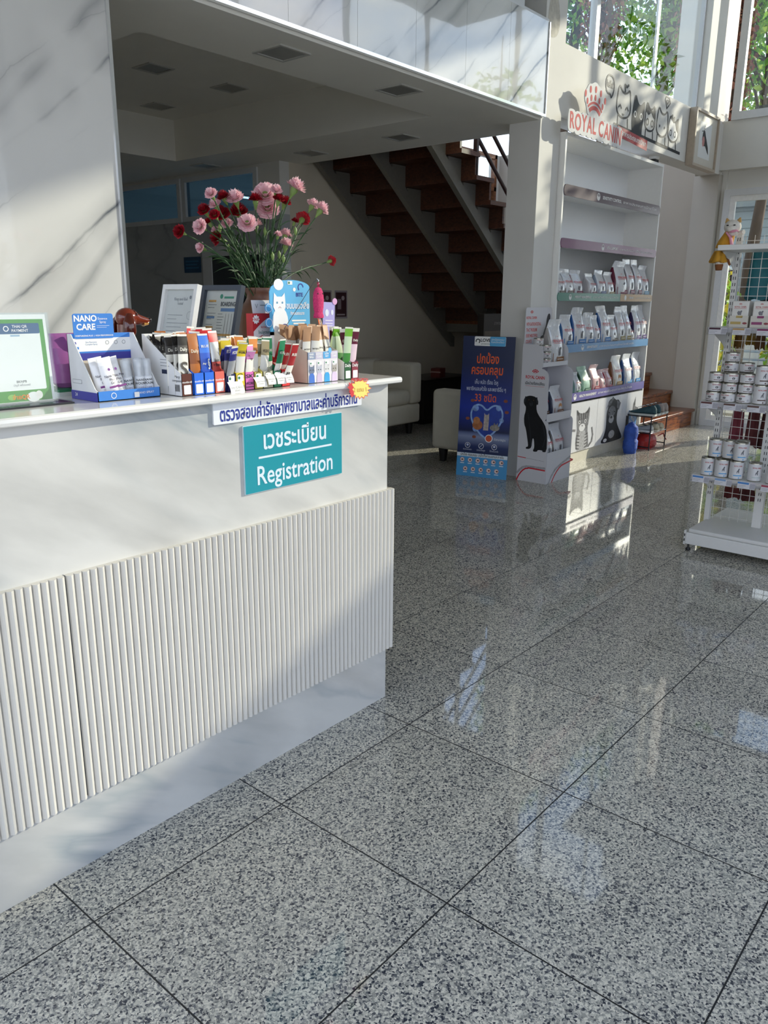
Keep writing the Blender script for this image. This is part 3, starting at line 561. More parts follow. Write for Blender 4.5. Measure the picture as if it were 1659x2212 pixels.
def fill(x0, x1, n, ys, kinds, desc, boxd, group, h=.16, w=.0315, seed=1, lean=(.05, .25), name='stick_sachet', z=.003, yaw=0.15):
    q = random.Random(seed); protos = []
    xc = (x0+x1)/2
    for i in range(n):
        fy = ys[0]+(ys[1]-ys[0])*i/max(1, n-1)
        k = kinds[i % len(kinds)]
        rows, text, side = k
        mb = sachet_mesh(w, h*q.uniform(.97, 1.02), .0055, rows, q.uniform(-.10, .22), q, text, None, side)
        o = mb.obj(name, None, (xc+q.uniform(-.0015, .0015), fy, TOP+z))
        o.rotation_euler = (-q.uniform(*lean)*(.5 if i > n*.6 else 1), q.uniform(-.04, .09), q.uniform(-yaw, yaw)*.9)
        tag(o, '%s, %s from front in %s' % (desc, ORD[i], boxd), 'sachet', group)
DAILYT = [('Daily', .012, .75, FW), ('S', .05, .42, mat('#55504a', .5, var=0))]
daily = (rows_of((.10, BLK), (.62, FW), (.78, mat('#4a4744', .35)), (.95, BLK), (1.1, FW)), DAILYT, FW)
BRN = mat('#5a2a1e', .4)
slot_box('sachet_box', -.811, -.778, BRN, 'white card sachet box with dark brown front beside the blue display box', deco='daily', txt=[('ครบเครื่อง ฟรี', .006, .036, PAPER)])
fill(-.811, -.778, 10, (.035, .165), [daily], 'white stick sachet with black top', 'the brown fronted box', 'white and black stick sachets', seed=11, lean=(-.15, .0), h=.158)
ORG = mat('#b06420', .35, coat=.2); BLUE = mat('#2257c4', .35, coat=.2, var=.03); BLUF = mat('#2a6fe0', .4, var=.02); SAL = mat('#e0695a', .45, var=.02); NVY = mat('#252a70', .35, coat=.2)
slot_box('sachet_box', -.772, -.740, BLUF, 'bright blue sachet box holding orange brown sticks', deco='blank_code', side=BLUF, txt=[('ครบเครื่อง ฟรี', .006, .036, PAPER)])
fill(-.772, -.740, 5, (.03, .15), [(rows_of((.4, ORG), (.6, mat('#8a4a1c', .35)), (1.1, ORG)), [('Daily', .012, .7, CREAM)], BRN)], 'orange brown stick sachet', 'the blue box beside brown', 'orange brown stick sachets', seed=12, lean=(-.05, .05))
slot_box('sachet_box', -.738, -.706, BLUF, 'bright blue sachet box holding glossy blue sticks', deco='blank_code', side=BLUF, txt=[('ครบเครื่อง ฟรี', .006, .036, PAPER)])
fill(-.738, -.706, 6, (.03, .16), [(rows_of((.16, FW), (.55, BLUE), (.95, mat('#3b7be0', .3, coat=.3)), (1.1, FW)), [('~ §', .03, .5, FW), ('BLUE', .009, .78, FW)], FW)], 'glossy blue stick sachet', 'the blue box beside pink', 'blue stick sachets', seed=13, lean=(-.08, .02))
slot_box('sachet_box', -.704, -.671, SAL, 'salmon pink sachet box beside the blue boxes', deco='blank_code', side=SAL, txt=[('ครบเครื่อง ฟรี', .006, .036, PAPER)])
fill(-.704, -.671, 5, (.03, .15), [(rows_of((.14, FW), (.42, mat('#b23a33', .4)), (.75, SILV), (.95, RED), (1.1, FW)), [('Brain\n+ Brain', .012, .48, DARK)], FW)], 'silver and red stick sachet', 'the salmon pink box', 'silver and red stick sachets', seed=14, lean=(-.08, 0), h=.168)
slot_box('sachet_box', -.663, -.634, NVY, 'navy sachet box carrying a curled paper note', fh=.047, bh=.13, side=NVY, deco='tag')
nav = (rows_of((.08, FW), (.55, SILV), (.78, NVY), (.95, mat('#3a3f98', .3)), (1.1, FW)), [('VFCORE', .012, .86, FW)], FW)
fill(-.663, -.634, 8, (.03, .15), [nav], 'navy and silver stick sachet', 'the navy box', 'navy stick sachets', h=.125, w=.029, seed=15, lean=(-.38, -.2))
YEL = mat('#e3c92f', .4, var=.02); PNK = mat('#dc6fb8', .4, var=.02); OLV = mat('#c6bb5a', .45); GRYB = mat('#b9b49e', .5); GRN = mat('#1f7d55', .4); RDB = mat('#d8383a', .4)
def vf(c, code): return (rows_of((.08, FW), (.25, c), (.62, FW), (.95, c), (1.1, FW)), [(code, .018, .2, DARK), ('VFCORE', .011, .76, DARK)], FW)
slot_box('sachet_box', -.632, -.601, YEL, 'yellow sachet box marked LS', fh=.05, bh=.13, side=YEL, deco='tag', txt=[('VFCORE', .008, .012, DARK)])
fill(-.632, -.601, 7, (.03, .16), [vf(YEL, 'LS')], 'yellow and white stick sachet', 'the yellow box', 'yellow stick sachets', h=.14, w=.029, seed=16, lean=(-.3, -.05))
slot_box('sachet_box', -.599, -.568, PNK, 'pink sachet box marked SK', fh=.05, bh=.13, side=PNK, txt=[('SK', .014, .038, DARK), ('VFCORE', .010, .018, DARK), ('▬▬▬', .006, .009, DARK)])
fill(-.599, -.568, 5, (.03, .15), [vf(mat('#d98abf', .35, coat=.2), 'SK')], 'pink and white stick sachet', 'the pink box', 'pink stick sachets', h=.125, w=.029, seed=17, lean=(-.45, -.2))
slot_box('sachet_box', -.566, -.535, OLV, 'pale yellow green sachet box with a taped paper price note', fh=.048, bh=.13, side=OLV, deco='tag')
fill(-.566, -.535, 6, (.04, .16), [vf(mat('#e08a3c', .35, coat=.2), 'UR')], 'orange and white stick sachet', 'the yellow green box', 'orange stick sachets', h=.145, w=.029, seed=18, lean=(-.2, -.02))
slot_box('sachet_box', -.533, -.496, GRYB, 'beige sachet box with a taped paper price note', fh=.048, bh=.13, side=GRYB, deco='tag')
fill(-.533, -.496, 5, (.05, .16), [vf(mat('#9a8d6a', .35, coat=.2), 'GI')], 'beige stick sachet', 'the beige box', 'beige stick sachets', h=.135, w=.029, seed=19, lean=(-.35, -.1))
slot_box('sachet_box', -.494, -.464, GRN, 'green sachet box with a folded paper note', fh=.047, bh=.125, side=GRN, deco='tag')
fill(-.494, -.464, 7, (.04, .16), [(rows_of((.08, FW), (.3, GRN), (.5, FW), (.95, GRN), (1.1, FW)), [('VFCORE', .01, .72, FW)], FW)], 'green and white stick sachet', 'the green box', 'green stick sachets', h=.14, w=.029, seed=20, lean=(-.5, -.15))
slot_box('sachet_box', -.462, -.430, RDB, 'red sachet box marked RB', fh=.05, bh=.12, side=RDB, txt=[('RB', .016, .036, FW)])
fill(-.462, -.430, 5, (.03, .13), [(rows_of((.08, FW), (.5, FW), (.95, mat('#a8282c', .35, coat=.2)), (1.1, FW)), [('R', .014, .3, DARK), ('RB', .012, .75, FW)], FW)], 'dark red and white stick sachet', 'the red box', 'dark red stick sachets', h=.135, w=.029, seed=21, lean=(-.55, -.3))
# row spacing on the photographed counter: shift this half of the row by its own measure
CARDC = mat('#e3dfe2', .55, var=.02)
cb = thing('treat_display_box', 'pale display box with four cartoon cats on its front below kraft sachets', 'display box', (-.287, .02, TOP+.0005))
b = MB(); W = .066; b.box(-W, W, 0, .0015, 0, .094, CARDC); b.box(-W, W, 0, .15, 0, .0015, CARDC); b.box(-W, W, .148, .15, 0, .15, CREAM); b.obj('tray', cb)
for s in (-1, 1):
    b = MB(); b.prism([(0, 0), (.15, 0), (.15, .15), (.14, .15), (.02, .10), (0, .094)], 0, .001, CREAM, FR((s*W-(.001 if s > 0 else 0), 0, 0), (0, 1, 0), (0, 0, 1))); b.obj('side_panel', cb)
b = MB(); M = FY(0, -.0006, 0)
for k, (c, tx) in enumerate((('#8f9db8', 'HAIR\nBALL'), ('#c9c2d6', "KIDNEY\nCARE"), ('#4ea6de', 'LOW\nFAT'), ('#cfc4dd', "KIDNEY\nCARE"))):
    x = -.05+k*.033; cm = mat(c, .5, var=0); b.rect(x-.0155, x+.0155, .072, .093, cm, M, .0002); b.text(tx, .008, PAPER, M, bold=.03, x=x, y=.083, z=.0004)
    fur = mat(('#6b7890', '#b9bcc8', '#d6d6d6', '#a9a39c')[k], .6, var=0); b.poly([(x-.011, .040), (x-.011, .056), (x-.006, .050), (x+.006, .050), (x+.011, .056), (x+.011, .040), (x+.006, .032), (x-.006, .032)], fur, M, .0003); b.poly(circ(.012, 14, x, .038, .011), fur, M, .0002)
    b.poly([(x-.012, 0.001), (x-.011, .022), (x-.006, .030), (x+.006, .030), (x+.011, .022), (x+.012, .001)], mat(('#3f72c8', '#cbb9d4', '#2fa0dc', '#d9c6e2')[k], .5, var=0), M, .0004)
    for s in (-1, 1): b.poly(circ(.0018, 8, x+s*.005, .040), DARK, M, .0006)
    b.poly(rrect(.018, .011, .002, cx=x, cy=.060), PAPER, M, .0007); b.poly(circ(.003, 8, x-.004, .060), mat('#2b7a55', .5, var=0), M, .0008)
b.poly(circ(.0075, 14, .029, .096, .009), mat('#6db9ea', .5, var=0), M, .0009); b.obj('front_print', cb)
for k, (c, sd_) in enumerate((('#4b2f6e', 31), ('#c58a2a', 32), ('#1f7a5c', 33), ('#8a2350', 34))):
    x = -.337+k*.0335; cm = mat(c, .4)
    nm = ('purple', 'amber', 'green', 'plum')[k]
    fill(x-.016, x+.016, 4 if k else 5, (.045, .135), [(rows_of((.3, cm), (.58, FW), (1.1, KR)), [('•', .03, .3, FW), ('BITES', .006, .5, DARK)], KR)], 'kraft paper treat sachet with %s band' % nm, 'the cartoon cat box', 'kraft treat sachets', h=.14, w=.03, seed=sd_, lean=(-.06, .04), z=.004+.03*(1 if k else 1))
GD = mat('#1d5a35', .45); MR = mat('#8c2f45', .45); LIME = mat('#6fb02c', .35, coat=.2); MRN = mat('#5e1c34', .3, coat=.3)
slot_box('sachet_box', -.194, -.163, GD, 'dark green sachet box holding lime green sticks at the counter end', fh=.055, bh=.12, side=CARD, deco='blank_code', txt=[('Daily', .013, .045, PAPER)])
fill(-.194, -.163, 5, (.03, .13), [(rows_of((.14, FW), (.34, mat('#3f8a3a', .4)), (.72, mat('#c7d9b8', .35)), (.95, LIME), (1.1, FW)), [('Daily', .01, .26, FW)], FW)], 'lime green stick sachet', 'the dark green end box', 'lime green stick sachets', seed=41, lean=(-.1, 0), h=.165)
slot_box('sachet_box', -.160, -.129, MR, 'maroon sachet box, last in the row at the counter end', fh=.055, bh=.12, side=mat('#8a4a55', .5), deco='blank_code', txt=[('Daily', .013, .045, PAPER)])
fill(-.160, -.129, 4, (.03, .11), [(rows_of((.1, FW), (.3, BLK), (.6, mat('#e2c9d4', .35)), (.94, MRN), (1.1, FW)), [('Daily', .01, .75, FW)], MRN)], 'maroon stick sachet', 'the maroon end box', 'maroon stick sachets', seed=42, lean=(-.1, .05), h=.16)
# taped paper notes
def note(x, y, z, w, h, lines, label, tilt=.25, rz=0):
    b = MB(); n = 6; vs = []
    for i in range(n+1):
        f = i/n; vs += [(-w/2+.002*math.sin(4*f), -.014*math.sin(f*1.5)-.004*f*f, h*(.5-f)), (w/2, -.012*math.sin(f*1.6), h*(.5-f)-.002*f)]
    b.add(vs, [(2*i, 2*i+2, 2*i+3, 2*i+1) for i in range(n)], PAPER, None, True)
    b.text(lines, h*.24, mat('#5d626c', .6, var=0), FR((0, -.0125, -.002), (1, .03, 0), (0, .2, 1)), fit=w*.82)
    o = b.obj('paper_note', None, (x, y, z), rz); tag(o, label, 'note', 'paper price notes taped to sachet boxes'); return o
note(-.640, .014, TOP+.011, .052, .034, 'core UC สีน้ำเงิน\nโปรโมชั่น', 'curled white paper note hanging from the navy sachet box')
note(-.553, .014, TOP+.022, .044, .026, 'core Feline ฉี่\nหลอดละ', 'white paper note on the pale yellow green box', rz=.05)
note(-.513, .014, TOP+.026, .034, .026, 'จำหน่ายแยก\nซอง', 'white paper note on the beige sachet box')
note(-.476, .014, TOP+.026, .036, .028, 'core สีเขียว\nหลอดละ', 'white paper note on the green sachet box', rz=-.04)
note(-.444, .014, TOP+.026, .034, .026, 'core RB สีแดง\nหลอดละ', 'white paper note on the red sachet box')
# cards, fish wand
lc = thing('treat_display_card', 'blue arched cat treat display card standing behind kraft sachets', 'display card', (-.282, .17, TOP), 0)
b = MB(); M = FY(0, 0, 0); LB = mat('#58b3e4', .45, var=.02)
arch = [(-.085, .14)]+[(.085, .14)]+[(.085, .285)]+[(.085-.0849*(1-math.cos(PI*i/20)) if 0 else .085*math.cos(PI/2*i/10), .285+.022*math.sin(PI/2*i/10)) for i in range(1, 10)]+[(-.03, .305), (-.05, .300), (-.078, .285), (-.085, .27)]
b.prism([(-.085, .0), (.085, .0), (.085, .15), (-.085, .15)], 0, .003, PAPER, M); b.prism(arch, 0, .003, LB, M); b.obj('card', lc)
b = MB(); z = .0036; CATW = mat('#eef1f4', .6, var=0)
b.poly(circ(.02, 18, -.048, .292, .017), CATW, M, z); b.poly([(-.072, .225), (-.068, .268), (-.056, .256), (-.036, .256), (-.024, .268), (-.02, .225), (-.034, .205), (-.06, .205)], CATW, M, z+.0004); b.poly(circ(.033, 18, -.044, .18, .045), CATW, M, z+.0002)
for s in (-1, 1): b.poly(circ(.0035, 10, -.045+s*.011, .238), mat('#5a94b8', .5, var=0), M, z+.0007)
b.line([(-.050, .222), (-.045, .226), (-.040, .222)], .002, mat('#c79aa0', .5, var=0), M, z+.0007)
b.text('BITE', .016, NAVY, M, bold=.03, z=z, x=.04, y=.262); b.poly(circ(.006, 12, .018, .278), PAPER, M, z); b.ring(.009, .0125, NAVY, M, z, 16, 0, 4, .046, .285)
b.text('ขนมแมวเลีย', .026, PAPER, M, bold=.05, z=z+.0006, x=.032, y=.228, fit=.098); b.text('ที่ทุกคนชอบมาก', .014, PAPER, M, bold=.04, z=z, x=.03, y=.205, fit=.06)
b.poly(rrect(.062, .005, .002, cx=.036, cy=.183), PAPER, M, z); b.poly(rrect(.05, .005, .002, cx=.036, cy=.174), PAPER, M, z); b.ring(.016, .019, NAVY, M, z+.0008, 16, .2, 2.9, -.026, .155); b.poly(rrect(.02, .011, .001, cx=.0, cy=.298), PAPER, M, z); b.poly(circ(.004, 10, -.004, .298), mat('#2b7a55', .5, var=0), M, z+.0003)
for y, mt in ((.222, '#4aa0dc'), (.178, '#4aa0dc')): b.prism(circ(.0145, 18, -.09, y), .0005, .0032, mat(mt, .5, var=0), M); b.ring(.0115, .013, PAPER, M, z, 18, cx=-.09, cy=y)
for x in (-.06, -.015, .03): b.ring(.005, .006, mat('#9dbbd6', .5, var=0), M, z, 14, cx=x, cy=.118); b.rect(x+.008, x+.03, .117, .119, mat('#9dbbd6', .5, var=0), M, z)
b.obj('print', lc)
wd = thing('fish_wand_toy', 'pink felt fish toy hanging on a thin wand beside the blue card', 'toy', (0, 0, 0))
b = MB(); b.tube([(-.355, .12, 1.345), (-.30, .115, 1.408), (-.24, .105, 1.485), (-.229, .10, 1.495)], .0009, mat('#4a4a4c', .4), 6); b.obj('wand', wd)
b = MB(); PF = mat('#d63a72', .95, var=.15, scale=160, bump=.6, bscale=400); b.loft([[(-.229+x*wx, .095+y*wx*.55, z) for x, y in circ(1, 18)] for z, wx in ((1.472, .004), (1.468, .012), (1.455, .019), (1.435, .0215), (1.41, .020), (1.395, .0165), (1.39, .0185), (1.382, .021), (1.378, .019))], PF); b.obj('fish_body', wd)
b = MB(); b.lathe([(.001, -.004), (.004, 0), (.004, .008), (.001, .011)], mat('#a01c3c', .2, coat=.5), 14, T(-.229, .095, 1.476)); b.tube([(-.229, .095, 1.486), (-.226, .095, 1.492), (-.231, .097, 1.496), (-.229, .1, 1.498)], .0012, CHROME, 8); b.obj('clip', wd)
b = MB(); q = random.Random(4)
for k in range(9): b.tube([(-.229+q.uniform(-.006, .006), .095, 1.38), (-.225+q.uniform(-.008, .012), .09, 1.35), (-.219+q.uniform(-.01, .012), .085, 1.325+q.uniform(-.01, .01))], .0012, mat(('#ef6f3c', '#f09a3c', '#dfe6ee')[k % 3], .6), 5)
b.obj('ribbon_tail', wd)
b = MB(); 
for s in (-1, 1): b.ball(.0022, .0015, .0022, BLACK, T(-.229+s*.011, .0855, 1.452))
b.obj('eye', wd)
pc = thing('purple_card', 'small lilac card with round pink badge behind the green sachets', 'display card', (-.083, .2, TOP)); b = MB(); M = FR((0, 0, 0), (1, 0, -.03), (.08, 0, 1)); b.prism(rrect(.056, .24, .005, cy=.12), 0, .002, mat('#a9a2dc', .5, var=.02), M); b.poly(circ(.009, 14, -.01, .205, .012), mat('#dfe2f2', .5, var=0), M, .0026); b.poly(circ(.006, 14, .015, .207, .009), mat('#dfe2f2', .5, var=0), M, .0026)
for y in (.178, .168, .16): b.rect(-.018, .018, y, y+.004, mat('#dcd6ee', .5, var=0), M, .0026)
b.obj('card', pc); b = MB(); b.prism(circ(.011, 18, .027, .243), .001, .0034, mat('#d9a3cf', .5, var=0), M); b.obj('badge', pc)
rb = thing('red_box', 'red and white carton leaning in front of the brown vase', 'box', (-.352, .215, TOP), 0); b = MB(); b.box(-.045, .045, 0, .03, 0, .205, mat('#c62a32', .4), None); M = FY(0, -.0007, 0); b.poly([(-.043, 0.01)]+[(-.043+.086*i/10, .15+.045*math.sin(PI*i/20)) for i in range(11)]+[(.043, .01)], mat('#e9e3e4', .5, var=0), M); b.poly(star(9, .011, .015), PAPER, M @ T(-.032, .187, .0005)); b.text('ใหม่!', .011, RED, M, bold=.03, x=-.032, y=.187, z=.0009); crown(b, M @ T(.012, .176, 0), .014, RED, .0005); b.text('ROYAL CANIN', .0075, RED, M, bold=.02, x=.012, y=.163, z=.0005); b.text('ใหม่สูตรอาหาร', .012, mat('#3f7a74', .5, var=0), M, bold=.02, x=.01, y=.147, z=.0005); b.text('เพื่อสุขภาพ', .014, RED, M, bold=.04, x=.01, y=.132, z=.0005); b.obj('carton', rb)
b = MB(); M = FY(0, .016, 0); b.prism([(-.03, .205), (.035, .205), (.04, .245), (-.036, .245)], 0, .001, mat('#e4e2e6', .5, var=.01), M); b.text('V', .02, GREY, M, x=-.015, y=.226, z=.0015); b.rect(.0, .028, .228, .231, GREY, M, .0014); b.obj('card_flap', rb)
# slanted document frames
def pic_frame(name, label, xyz, edge, wd, ht, content):
    t = thing(name, label, 'picture frame', xyz); a = math.radians(14); M = FR((0, 0, 0), (0, -1, 0), (math.sin(a), 0, math.cos(a))); b = MB()
    f = .016; b.box(-wd/2, -wd/2+f, 0, ht, 0, .018, edge, M); b.box(wd/2-f, wd/2, 0, ht, 0, .018, edge, M); b.box(-wd/2+f, wd/2-f, 0, f, 0, .018, edge, M); b.box(-wd/2+f, wd/2-f, ht-f, ht, 0, .018, edge, M); b.obj('frame', t)
    b = MB(); b.box(-wd/2+f, wd/2-f, f, ht-f, .002, .006, mat('#c3c8c6', .3, coat=.3, var=.02), M); content(b, M @ T(0, 0, .0065)); b.obj('document', t)
    b = MB(); b.prism([(0, 0), (.10, 0), (.01, .2)], -.004, .004, DARK, FR((.035, 0, 0), (1, 0, 0), (0, 0, 1))); b.obj('stand_leg', t)
LG = mat('#7d848a', .5, var=0); OR = mat('#c79a55', .5, var=0); SB = mat('#5a7fae', .5, var=0)
def doc1(b, M):
    b.text('Ring and Ball\nhotel', .014, LG, M, y=.245); b.poly(circ(.006, 10, .05, .258), LG, M)
    for k in range(11): b.rect(-.06, -.06+.05+.03*((k*7) % 3), .07+k*.013, .0715+k*.013, LG, M)
    b.ring(.012, .013, LG, M, 0, 16, cx=.055, cy=.2)
def doc2(b, M):
    b.poly(circ(.008, 14, -.005, .262), mat('#3b8a72', .5, var=0), M); b.rect(.01, .06, .255, .262, mat('#3b8a72', .5, var=0), M); b.text('BOARDING', .020, mat('#3a424c', .5, var=0), M, bold=.03, x=.034, y=.236, fit=.075); b.rect(.0, .072, .212, .223, SB, M); b.rect(-.07, -.03, .243, .25, OR, M); b.rect(-.07, -.028, .188, .196, SB, M); b.rect(-.07, -.03, .155, .162, OR, M); b.rect(-.07, -.035, .11, .117, SB, M); b.rect(-.03, .07, .13, .138, OR, M)
    for k in range(16):
        if k % 4: b.rect(-.07, -.045+.01*(k % 3), .10+k*.0095, .102+k*.0095, LG, M)
        b.rect(-.012, .012+.004*(k % 3), .06+k*.0095, .062+k*.0095, LG, M)
    for x in (.03, .045, .06): b.rect(x, x+.0012, .07, .205, DARK, M)
pic_frame('document_frame', 'white framed sheet leaning back behind the black topped sachets', (-.515, .49, TOP), mat('#e4e4e2', .35), .185, .297, doc1)
pic_frame('document_frame', 'dark grey framed price sheet leaning back beside the brown vase', (-.372, .46, TOP), mat('#3d4552', .35), .205, .297, doc2)
# ================================================================ VASE AND CARNATIONS
vz = thing('clay_vase', 'brown clay vase full of carnations on the counter', 'vase', (-.157, .45, TOP))
b = MB(); b.lathe([(.045, 0), (.05, .004), (.068, .05), (.083, .10), (.088, .15), (.083, .19), (.07, .222), (.056, .238), (.050, .25), (.052, .27), (.060, .284), (.0575, .286), (.050, .275), (.046, .25), (.06, .2), (.06, .1), (.001, .09)], mat('#6b4636', .45, var=.12, scale=20), 36); b.obj('vase_body', vz)
FL = [('p', -0.389, 0.403, 1.753, 0.0161), ('p', -0.332, 0.458, 1.731, 0.0166), ('p', -0.274, 0.427, 1.754, 0.0229), ('p', -0.106, 0.469, 1.784, 0.0329), ('p', -0.093, 0.473, 1.74, 0.0316), ('p', -0.142, 0.372, 1.786, 0.0161), ('p', -0.06, 0.362, 1.805, 0.0268), ('p', 0.166, 0.511, 1.777, 0.0197), ('p', 0.107, 0.407, 1.751, 0.0226), ('p', -0.247, 0.402, 1.677, 0.0249), ('p', -0.092, 0.539, 1.692, 0.0178), ('p', -0.407, 0.445, 1.656, 0.0195), ('p', -0.359, 0.511, 1.597, 0.0142), ('p', -0.034, 0.446, 1.625, 0.0198), ('p', -0.009, 0.475, 1.661, 0.0179), ('p', -0.125, 0.387, 1.648, 0.0106), ('p', -0.274, 0.474, 1.676, 0.0168), ('p', -0.291, 0.516, 1.658, 0.011), ('r', -0.3, 0.454, 1.757, 0.0175), ('r', -0.35, 0.493, 1.714, 0.0175), ('r', -0.288, 0.481, 1.706, 0.0232), ('r', -0.403, 0.372, 1.688, 0.0139), ('r', -0.204, 0.496, 1.723, 0.025), ('r', -0.153, 0.466, 1.763, 0.0195), ('r', -0.064, 0.414, 1.76, 0.0174), ('r', -0.137, 0.366, 1.759, 0.0161), ('r', 0.119, 0.516, 1.725, 0.0214), ('r', 0.009, 0.445, 1.704, 0.0107), ('r', -0.454, 0.489, 1.64, 0.0171), ('r', -0.283, 0.518, 1.633, 0.0212), ('r', 0.241, 0.489, 1.579, 0.0152), ('r', -0.308, 0.526, 1.682, 0.0127)]
PINK = [mat('#eabcc6', .6, var=.12, scale=90, subs=.3), mat('#f2d0d6', .6, var=.1, scale=90, subs=.3)]; CRIM = [mat('#a30f22', .55, var=.2, scale=90, subs=.25), mat('#8a0a1c', .55, var=.2, scale=90, subs=.25)]
STEM = mat('#304f2a', .5, var=.12, scale=30); LEAF = mat('#294723', .5, var=.15, scale=30, subs=.15); CAL = mat('#76904a', .5, var=.1, scale=40)
fq = random.Random(21)
def carnation_head(r, mats, q):
    mb = MB(); n = 40
    for L in range(6):
        f = L/5; R1 = r*(1.08-.6*f); z1 = r*(.10+.62*f); ph = q.uniform(0, 6); k1 = q.choice((7, 9, 11)); vs = []
        for i, (t) in enumerate((0, .45, .75, .92, 1.0)):
            for j in range(n):
                a = 2*PI*j/n; wv = math.sin(k1*a+ph)*.11*t*t+math.sin((2*k1+3)*a+ph*2)*.09*t*t+math.sin((k1*4+1)*a)*.06*t**4
                rad = r*.12+(R1-r*.12)*t*(1+wv*.7); z = -r*.35*(1-t)+z1*t-.22*r*t*t*(1-f)+wv*r*.9*(1 if L else .6)
                vs.append((rad*math.cos(a), rad*math.sin(a), z))
        mb.add(vs, [(i*n+j, i*n+(j+1) % n, (i+1)*n+(j+1) % n, (i+1)*n+j) for i in range(4) for j in range(n)], mats[L % 2], None, True)
    return mb
HEADS = {k: [carnation_head(1.0, (PINK if k == 'p' else CRIM), random.Random(s)).obj('bloom') for s in (1, 2, 3)] for k in 'pr'}
for k in HEADS:
    for o in HEADS[k]: col.objects.unlink(o)
rank = {'p': sorted([f for f in FL if f[0] == 'p'], key=lambda f: -f[3]), 'r': sorted([f for f in FL if f[0] == 'r'], key=lambda f: -f[3])}
def blade(mb, p, d, L, wd, q, mt):
    d = Vector(d).normalized(); side = d.cross(Vector((q.uniform(-1, 1), q.uniform(-1, 1), .3))).normalized(); vs = []
    for i in range(6):
        t = i/5; c = Vector(p)+d*L*t+Vector((0, 0, -L*.45*t*t)); w2 = wd*math.sin(PI*min(1, .18+t*.82))*(1-t*.3); vs += [tuple(c-side*w2), tuple(c+side*w2)]
    mb.add(vs, [(2*i, 2*i+1, 2*i+3, 2*i+2) for i in range(5)], mt, None, True)
for i, (k, x, y, z, r) in enumerate(FL):
    rk = rank[k].index(FL[i]); cn_ = 'pink' if k == 'p' else 'dark red'
    special = {30: 'dark red carnation leaning far out low towards the stairs', 28: 'dark red carnation on a long stem leaning furthest from the stairs'}
    t = thing('carnation', special.get(i, '%s carnation, %s highest of the %s ones in the clay vase' % (cn_, ORD[rk], cn_)), 'flower', (x, y, z), 0, '%s carnations in the vase' % cn_)
    r *= 1.22
    base = Vector((-.157+fq.uniform(-.025, .025), .45+fq.uniform(-.025, .025), 1.40)); H = Vector((x, y, z)); out = Vector((x+.157, y-.45, 0))
    dirn = (Vector((0, 0, 1))+out*(2.2+fq.uniform(0, 2.2))+Vector((-.25, -.3, 0))*fq.uniform(0, 1.6)).normalized()
    if i in (28, 30, 11, 12, 29): dirn = (out.normalized()*1.4+Vector((0, -.3, .4))).normalized()
    if i in (3, 4, 9): dirn = Vector((-.6, -.65, .45)).normalized()
    rot = Vector((0, 0, 1)).rotation_difference(dirn)
    Mh = rot.to_matrix().to_4x4()
    hd = HEADS[k][i % 3].copy(); hd.name = 'bloom'; col.objects.link(hd); hd.parent = t; hd.matrix_local = Mh @ Matrix.Diagonal((r, r, r, 1)) @ RZ(i)
    cl = r*1.5; b = MB(); b.lathe([(.0022, -cl), (.0048, -cl*.75), (r*.42, -cl*.35), (r*.34, -.12*r), (r*.25, 0)], CAL, 12, Mh); b.obj('calyx', t)
    s0 = -dirn*cl; bl = base-H; mid = s0*.5+bl*.5+Vector((0, 0, .05))-dirn*.04; pts = []
    for j in range(11):
        u = j/10; p0, p1, p2, p3 = s0, s0-dirn*.10, bl+Vector((out.x*.25, out.y*.25, .14)), bl
        pts.append(p0*(1-u)**3+p1*3*u*(1-u)**2+p2*3*u*u*(1-u)+p3*u**3)
    b = MB(); b.tube(pts, .0021, STEM, 7); b.obj('stem', t); b = MB()
    for j in range(fq.randint(9, 13)):
        u = fq.randint(3, 10); d = (pts[u-1]-pts[u]).normalized()+Vector((fq.uniform(-.6, .6), fq.uniform(-.6, .6), fq.uniform(-.2, .3))); blade(b, pts[u], d, fq.uniform(.05, .10), fq.uniform(.0024, .0042), fq, LEAF)
    if b.v: b.obj('leaf', t)
# bare stems and buds filling the bunch
for i in range(8):
    a = fq.uniform(0, 2*PI); rr = fq.uniform(.03, .2); H = Vector((-.157+rr*math.cos(a)*1.1-.02, .45+rr*math.sin(a)*.6, 1.60+fq.uniform(-.06, .07)))
    t = thing('carnation_bud', 'closed green carnation bud, %s tallest among the leafy stems' % '', 'flower bud', tuple(H), 0, 'closed buds in the vase')
    base = Vector((-.157+fq.uniform(-.03, .03), .45+fq.uniform(-.03, .03), 1.40))-H; b = MB(); b.tube([Vector((0, 0, 0)), base*.4+Vector((base.x*-.12, 0, 0)), base*.75, base], .0019, STEM, 6); b.obj('stem', t)
    b = MB(); b.lathe([(.002, -.004), (.006, .006), (.006, .014), (.001, .024)], CAL, 10); b.obj('bud', t); b = MB()
    for j in range(5): blade(b, base*fq.uniform(.15, .95), Vector((fq.uniform(-.8, .8), fq.uniform(-.8, .8), .7)), fq.uniform(.07, .13), fq.uniform(.0025, .004), fq, LEAF)
    b.obj('leaf', t); t['h'] = H.z
buds = sorted([o for o in col.objects if o.name.startswith('carnation_bud')], key=lambda o: -o['h'])
for i, o in enumerate(buds): o['label'] = 'closed green carnation bud, %s tallest bud among the leafy stems' % ORD[i]; del o['h']
